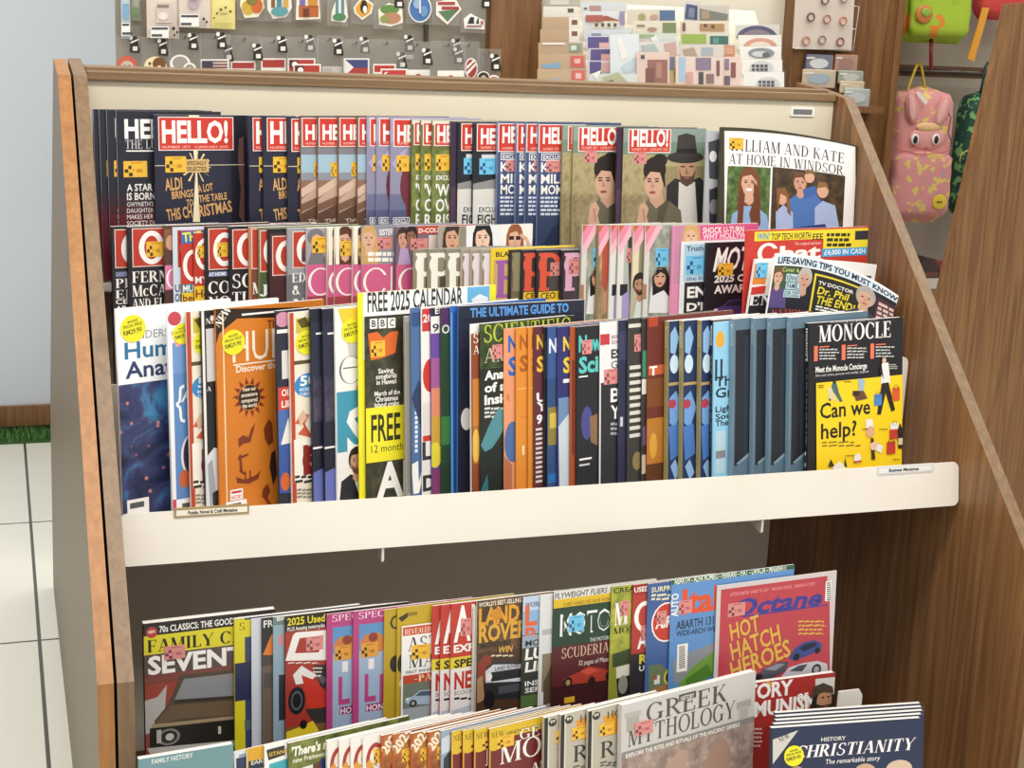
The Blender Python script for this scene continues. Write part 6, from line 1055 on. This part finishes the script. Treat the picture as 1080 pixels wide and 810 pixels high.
# ring card on the upright
ob = thing('keyring_card', 'grey card of round keyrings in a wire frame', 'keyring', (0, 0, 0)); Yk = 4.33
mb = MB(); mb.prism([px(836, 51, Yk), px(898, 54, Yk), px(903, -30, Yk), px(841, -30, Yk)], (0, .003, 0), M('cbbdb2')); mb.build('card', ob)
for i, (x, y, c) in enumerate(((855, 18, '4a4548'), (872, 20, 'a87868'), (889, 22, 'b8805c'), (850, 43, 'b07c5c'), (867, 42, '7a7c84'), (886, 44, '7a4a44'), (870, 0, '5a4a4c'), (890, -2, '8a8a90'))):
    P_ = px(x, y, Yk - .006); mb = MB(); n = 16; R0, R1 = .014, .0105
    vs = []; 
    for k_ in range(n):
        a = 2 * pi * k_ / n
        for R_, dy in ((R0, 0), (R0, -.004), (R1, -.004), (R1, 0)): vs.append((P_.x + R_ * cos(a), P_.y + dy, P_.z + R_ * sin(a)))
    mb.add(vs, [(4 * k_ + m, 4 * ((k_ + 1) % n) + m, 4 * ((k_ + 1) % n) + (m + 1) % 4, 4 * k_ + (m + 1) % 4) for k_ in range(n) for m in range(4)], M(c), True)
    mb.prism([(P_.x + R1 * cos(2 * pi * k_ / 12), P_.y - .001, P_.z + R1 * sin(2 * pi * k_ / 12)) for k_ in range(12)], (0, .002, 0), M('d0b8ac')); mb.build('keyring', ob)
mb = MB(); mb.tube([px(899, 6, Yk), px(906, 7, Yk), px(900, 53, Yk), px(838, 51, Yk)], .0018, M('d9d4cc')); mb.tube([px(897, 30, Yk), px(903, 31, Yk)], .0015, M('d9d4cc')); mb.tube([px(870, 10, Yk + .001), px(870, 10, 4.3575)], .002, METAL); mb.build('wire_frame', ob)
# boxed magnets below it
GM = 'boxed magnets beside the upright'
def mbox(lab, x0, y0, x1, y1, c, c2, Y):
    ob = thing('magnet_box', lab, 'box', (0, 0, 0), GM); P = [px(*q, Y) for q in rect(x0, y0, x1, y1)]
    o1 = boxobj('tray', (P[3].x, Y, P[3].z), (P[1].x, Y + .009, P[1].z), M(c), ob, .003)
    mb = MB(); flat(mb, circ((x0 + x1) / 2, (y0 + y1) / 2, (x1 - x0) * .33, (y1 - y0) * .3, 14), Y - .003, M(c2), .003); flat(mb, rect(x0 + 2, y0 + 2, x0 + (x1 - x0) * .35, y0 + 4), Y - .002, M('f0ece4')); mb.build('magnet', ob)
    mb = MB(); mb.box((P[3].x + .001, Y - .005, P[3].z + .001), (P[1].x - .001, Y - .0043, P[1].z - .001), PLASTIC); mb.build('lid', ob)
mbox('navy boxed magnet, top left of the magnet boxes', 849, 58, 879, 76, '4a5478', 'dfe2e6', 4.335)
mbox('orange brown boxed magnet, top right of the boxes', 880, 58, 905, 76, 'b8785a', '9a5a40', 4.335)
mbox('cream boxed magnet with blue blob', 846, 74, 882, 92, 'cdb89a', '9ab4c8', 4.318)
mbox('green grey boxed magnet right of the cream one', 884, 75, 911, 88, '98a090', 'c4ccc4', 4.318)
mbox('sand boxed magnet, third down on the right', 886, 86, 912, 98, 'cdb893', 'd9c8ac', 4.305)
mbox('pale teal boxed magnet, lowest of the magnet boxes', 890, 94, 918, 112, 'a8b4b0', 'c4d0d0', 4.293)
P_ = px(840, 108, 4.27); Q_ = px(921, 112, 4.34); boxobj('magnet_ledge', (P_.x, 4.27, Q_.z - .02), (Q_.x, 4.36, Q_.z - .0), W_BACK, wu)
for i, zz in enumerate((76, 92)):
    P_ = px(846, zz, 4.33); Q_ = px(912, zz, 4.33); boxobj('magnet_ledge', (P_.x, 4.335 - .017 * i + .019, P_.z - .004), (Q_.x, 4.362, P_.z), PLASTIC, wu)

# ------------------------------------------------------------------ backpacks
def puff(name, cx, z0, z1, w, dpt, Yc, mat, parent, taper=.86, n=28, m=18, e_=3.2, bot=.1):
    """soft bag body: rounded-box section, narrower and rounded at the top"""
    vs = []; fs = []
    for j in range(m + 1):
        v = j / m; 
        f = (1 - abs(2 * v - 1) ** 6) ** .35 if 0 < v < 1 else .02
        s = (1 - (1 - taper) * v) * (1 if v < .86 else max(.05, (1 - ((v - .86) / .14) ** 2.6) ** .5)) * (1 if v > bot else (.86 + .14 * v / bot))
        for i in range(n):
            a = 2 * pi * i / n; c, s_ = cos(a), sin(a)
            X = abs(c) ** (2 / e_) * (1 if c > 0 else -1); Yv = abs(s_) ** (2 / e_) * (1 if s_ > 0 else -1)
            wr = 1 + .012 * sin(7 * a + 9 * v) + .012 * sin(23 * v + 3 * a)
            vs.append((cx + X * w / 2 * s * wr, Yc + Yv * dpt / 2 * max(.12, f) * wr, z0 + (z1 - z0) * v))
    for j in range(m):
        for i in range(n):
            i2 = (i + 1) % n; fs.append((j * n + i, j * n + i2, (j + 1) * n + i2, (j + 1) * n + i))
    fs.append(tuple(range(n))[::-1]); fs.append(tuple(range(m * n, (m + 1) * n)))
    mb = MB(); mb.add(vs, fs, mat, True); return mb.build(name, parent)
def fabric(name, cols, sc, lo=.35, hi=.65): 
    m, nt, b = new_mat(name, .7); rp, _, _ = ramp_noise(nt, cols, sc, 2, (1, 1, 1), .5, 0, lo, hi); rp.color_ramp.interpolation = 'CONSTANT'
    nt.links.new(rp.outputs[0], b.inputs['Base Color']); return m
PINK = fabric('pink_print_fabric', ['e8d070', 'e09a98', 'e09a98', 'df9694', 'b0a8bc'], 30, .3, .72); PINKP = plain('pink_plain_fabric', 'e09c9a', .7)
DINO = fabric('green_print_fabric', ['7ab06a', '1f4a3c', '1f4a3c', '1d463a', '8a9a9c'], 40, .33, .7); LIME = fabric('lime_print_fabric', ['d98a2c', 'a3c030', 'a3c030', '96b428', '5a9a3c'], 9, .3, .72)
YK = 4.62
def bagpx(x0, y0, x1, y1, Y): a = px(x0, y1, Y); b2 = px(x1, y0, Y); return (a.x + b2.x) / 2, a.z, b2.z, b2.x - a.x
bp = thing('backpack', 'pink patterned backpack with rabbit ears and yellow loop', 'backpack', (0, 0, 0), 'backpacks on the hanging rail'); Yp = 4.60
cx_, z0, z1, wd = bagpx(936, 92, 1012, 236, 4.55); puff('body', cx_, z0, z1, wd, .13, Yp, PINK, bp, .97, e_=4)
def onbag(x, y, Y=4.53): return px(x, y, Y)
cp, q0, q1, qw = bagpx(939, 160, 1007, 229, 4.52); puff('front_pocket', cp, q0, q1, qw, .05, 4.535, PINK, bp, .98, e_=4)
def blob(mb, x, y, rx, ry, Y, mat, tilt=0, d=.008):
    c = px(x, y, Y); a = px(x + rx, y, Y).x - c.x; b2 = c.z - px(x, y + ry, Y).z; n, m = 14, 6; vs = []; fs = []
    for j in range(m + 1):
        ph = pi / 2 * j / m
        for i in range(n):
            t_ = 2 * pi * i / n; u = a * cos(ph) * cos(t_); v = b2 * cos(ph) * sin(t_)
            vs.append((c.x + u * cos(tilt) - v * sin(tilt), Y - d * sin(ph), c.z + u * sin(tilt) + v * cos(tilt)))
    for j in range(m):
        for i in range(n): i2 = (i + 1) % n; fs.append((j * n + i, j * n + i2, (j + 1) * n + i2, (j + 1) * n + i))
    mb.add(vs, fs, mat, True)
for s, (x, y, tl) in enumerate(((962, 113, .18), (994, 117, -.3))):
    mb = MB(); blob(mb, x, y, 7, 19, 4.535, PINKP, tl, .014); blob(mb, x, y + 1, 3.6, 14, 4.523, M('eab4ae'), tl, .005); mb.build('ear', bp)
mb = MB(); blob(mb, 978, 146, 19, 13, 4.536, M('e4a4a0'), 0, .012); mb.build('face_patch', bp)
mb = MB(); blob(mb, 979, 134, 13, 5, 4.53, M('e8c08c'), 0, .008); mb.build('fringe', bp)
for x, y in ((965, 147), (987, 147)):
    mb = MB(); blob(mb, x, y, 4.2, 6, 4.52, M(WH), 0, .006); blob(mb, x + .6, y + .4, 2.3, 4.4, 4.515, M('2a2228'), 0, .005); mb.build('eye', bp)
mb = MB(); blob(mb, 977, 156, 2.2, 1.6, 4.517, M('b4607a'), 0, .004); mb.build('nose', bp)
mb = MB(); blob(mb, 991, 213, 7.6, 8, 4.508, M('e8cc3c'), 0, .003); P_ = px(991, 213, 4.504); mb.box((P_.x - .011, 4.5035, P_.z - .0035), (P_.x + .011, 4.5055, P_.z + .0035), M('8a7420')); mb.build('badge', bp)
mb = MB(); mb.tube([px(957, 96, 4.58), px(961, 84, 4.596), px(966, 71, 4.594), px(970, 66, 4.62)], .005, M('dcc23c')); mb.tube([px(970, 66, 4.62), px(972, 71, 4.594), px(974, 84, 4.596), px(976, 94, 4.58)], .005, M('dcc23c')); mb.build('hang_loop', bp)
mb = MB(); mb.tube([px(941, 150, 4.55), px(948, 158, 4.53), px(972, 163, 4.508), px(995, 161, 4.51), px(1004, 156, 4.53)], .002, M('c8706e')); mb.tube([px(996, 112, 4.53), px(1003, 124, 4.525), px(1000, 140, 4.52), px(1004, 152, 4.53)], .002, M('5a4a4a')); mb.build('zip', bp)
mb = MB(); P = [px(*q, 4.52) for q in ((966, 98), (969, 96), (979, 107), (976, 111))]; mb.prism(P[::-1], (0, .001, 0), M('ece8e2')); mb.build('price_tag', bp)
bg = thing('backpack', 'dark green animal print backpack behind walnut board', 'backpack', (0, 0, 0), 'backpacks on the hanging rail')
cx_, z0, z1, wd = bagpx(1006, 96, 1072, 226, 4.62); puff('body', cx_, z0, z1, wd, .12, 4.66, DINO, bg, .8)
cp, q0, q1, qw = bagpx(1011, 160, 1070, 224, 4.6); puff('front_pocket', cp, q0, q1, qw, .05, 4.6, DINO, bg, .95)
mb = MB(); mb.tube([px(1012, 170, 4.57), px(1014, 162, 4.572), px(1022, 158, 4.57), px(1040, 157, 4.57)], .003, M('a8b44c')); mb.build('zip', bg)
mb = MB(); mb.tube([px(1034, 98, 4.61), px(1037, 84, 4.594), px(1039, 71, 4.594), px(1042, 66, 4.62)], .005, M('1f4a3c')); mb.tube([px(1042, 66, 4.62), px(1045, 71, 4.594), px(1046, 84, 4.594), px(1048, 98, 4.61)], .005, M('1f4a3c')); mb.build('hang_loop', bg)
bl = thing('backpack', 'lime green backpack cropped by the top of the picture', 'backpack', (0, 0, 0), 'backpacks on the hanging rail')
cx_, z0, z1, wd = bagpx(953, -88, 1040, 44, 4.52); puff('body', cx_, z0, z1, wd, .13, 4.58, LIME, bl, .92)
cp, q0, q1, qw = bagpx(959, -30, 1030, 38, 4.5); puff('front_pocket', cp, q0, q1, qw, .05, 4.515, LIME, bl, .97)
mb = MB(); blob(mb, 975, 15, 9, 10, 4.488, M('c87a3c'), 0, .006); blob(mb, 977, 13, 5, 5, 4.481, M('8ab040'), 0, .004); mb.build('badge', bl)
mb = MB(); mb.tube([px(982, 40, 4.55), px(982, 74, 4.55)], .007, M('8a2c2c')); mb.build('strap', bl)
zz = px(990, -98, 4.6).z; mb = MB(); mb.tube([(xa(948, 4.62), 4.62, zz), (xa(1180, 4.62), 4.62, zz)], .012, METAL, 10); mb.build('hang_rail', wu)
mb = MB(); mb.tube([px(985, -86, 4.55), px(992, -106, 4.62), px(1000, -86, 4.55)], .005, M('5a7a2c')); mb.build('hang_loop', bl)
br_ = thing('backpack', 'red backpack with orange strap, top right corner', 'backpack', (0, 0, 0), 'backpacks on the hanging rail')
cx_, z0, z1, wd = bagpx(1040, -80, 1110, 20, 4.56); puff('body', cx_, z0, z1, wd, .11, 4.63, plain('red_fabric', 'c8403c', .7), br_, .9)
mb = MB(); A = [px(*q, 4.56) for q in ((1040, 8), (1034, 30), (1024, 62))]; w_ = .014
mb.prism([A[0] + Vector((-w_, 0, 0)), A[1] + Vector((-w_, 0, 0)), A[2] + Vector((-w_, 0, 0)), A[2] + Vector((w_, 0, -.01)), A[1] + Vector((w_, 0, 0)), A[0] + Vector((w_, 0, 0))][::-1], (0, .005, 0), M('dc9a2c')); mb.build('strap', br_)
mb = MB(); mb.tube([px(1066, -88, 4.58), px(1072, -106, 4.62), px(1080, -88, 4.58)], .005, M('8a2c2c')); mb.build('hang_loop', br_)
# goods on the bay shelf
def shoe(lab, x0, x1, y, h, Y, c, c2):
    ob = thing('folded_pouch', lab, 'pouch', (0, 0, 0)); a = px(x0, y, Y); b2 = px(x1, y, Y); zt = zs + .0225
    mb = MB(); N = 10
    pr_ = [(a.x + (b2.x - a.x) * i / N, zt + h * (sin(pi * (.12 + .8 * i / N)) ** .6)) for i in range(N + 1)]
    mb.prism([(x, Y, z) for x, z in [(a.x, zt)] + pr_ + [(b2.x, zt)]][::-1], (0, .16, 0), M(c)); mb.build('body', ob)
    mb = MB(); mb.box((a.x + .004, Y - .003, zt + .004), (b2.x - .004, Y, zt + h * .3), M(c2)); mb.build('trim', ob)
shoe('dark brown pouch on the shelf under the pink backpack', 968, 990, 290, .075, 4.58, '4a3a34', '7a4a3c')
shoe('red pouch on the shelf beside the dark brown one', 991, 1022, 290, .05, 4.575, '9a3a34', '5a2a28')
# ------------------------------------------------------------------ light
def area(name, loc, sx, sy, power, rot=(0, 0, 0), c=(1, .97, .92)):
    l = bpy.data.lights.new(name, 'AREA'); l.shape = 'RECTANGLE'; l.size = sx; l.size_y = sy; l.energy = power; l.color = c
    o = bpy.data.objects.new(name, l); col.objects.link(o); o.location = loc; o.rotation_euler = rot
area('ceiling_lamp', (.7, 1.45, 3.2), 3.2, .5, 78)
area('ceiling_lamp', (1.0, -.8, 3.1), 3, .8, 75)  # added fill light from the front, brightens the cavity under the shelf lip
area('ceiling_lamp', (3.2, 2.6, 3.3), 1.0, 3, 35)
area('ceiling_lamp', (1.2, 3.75, 3.3), 3.5, .5, 45)
area('ceiling_lamp', (-1.4, 4.2, 3.3), 1.6, 3, 60)
w = bpy.data.worlds.new('world'); scn.world = w; w.use_nodes = True
w.node_tree.nodes['Background'].inputs[0].default_value = (1, .97, .93, 1); w.node_tree.nodes['Background'].inputs[1].default_value = .58
scn.view_settings.view_transform = 'Standard'; scn.view_settings.look = 'None'; scn.view_settings.gamma = 1; scn.view_settings.exposure = -.1
scn.view_settings.use_curve_mapping = False
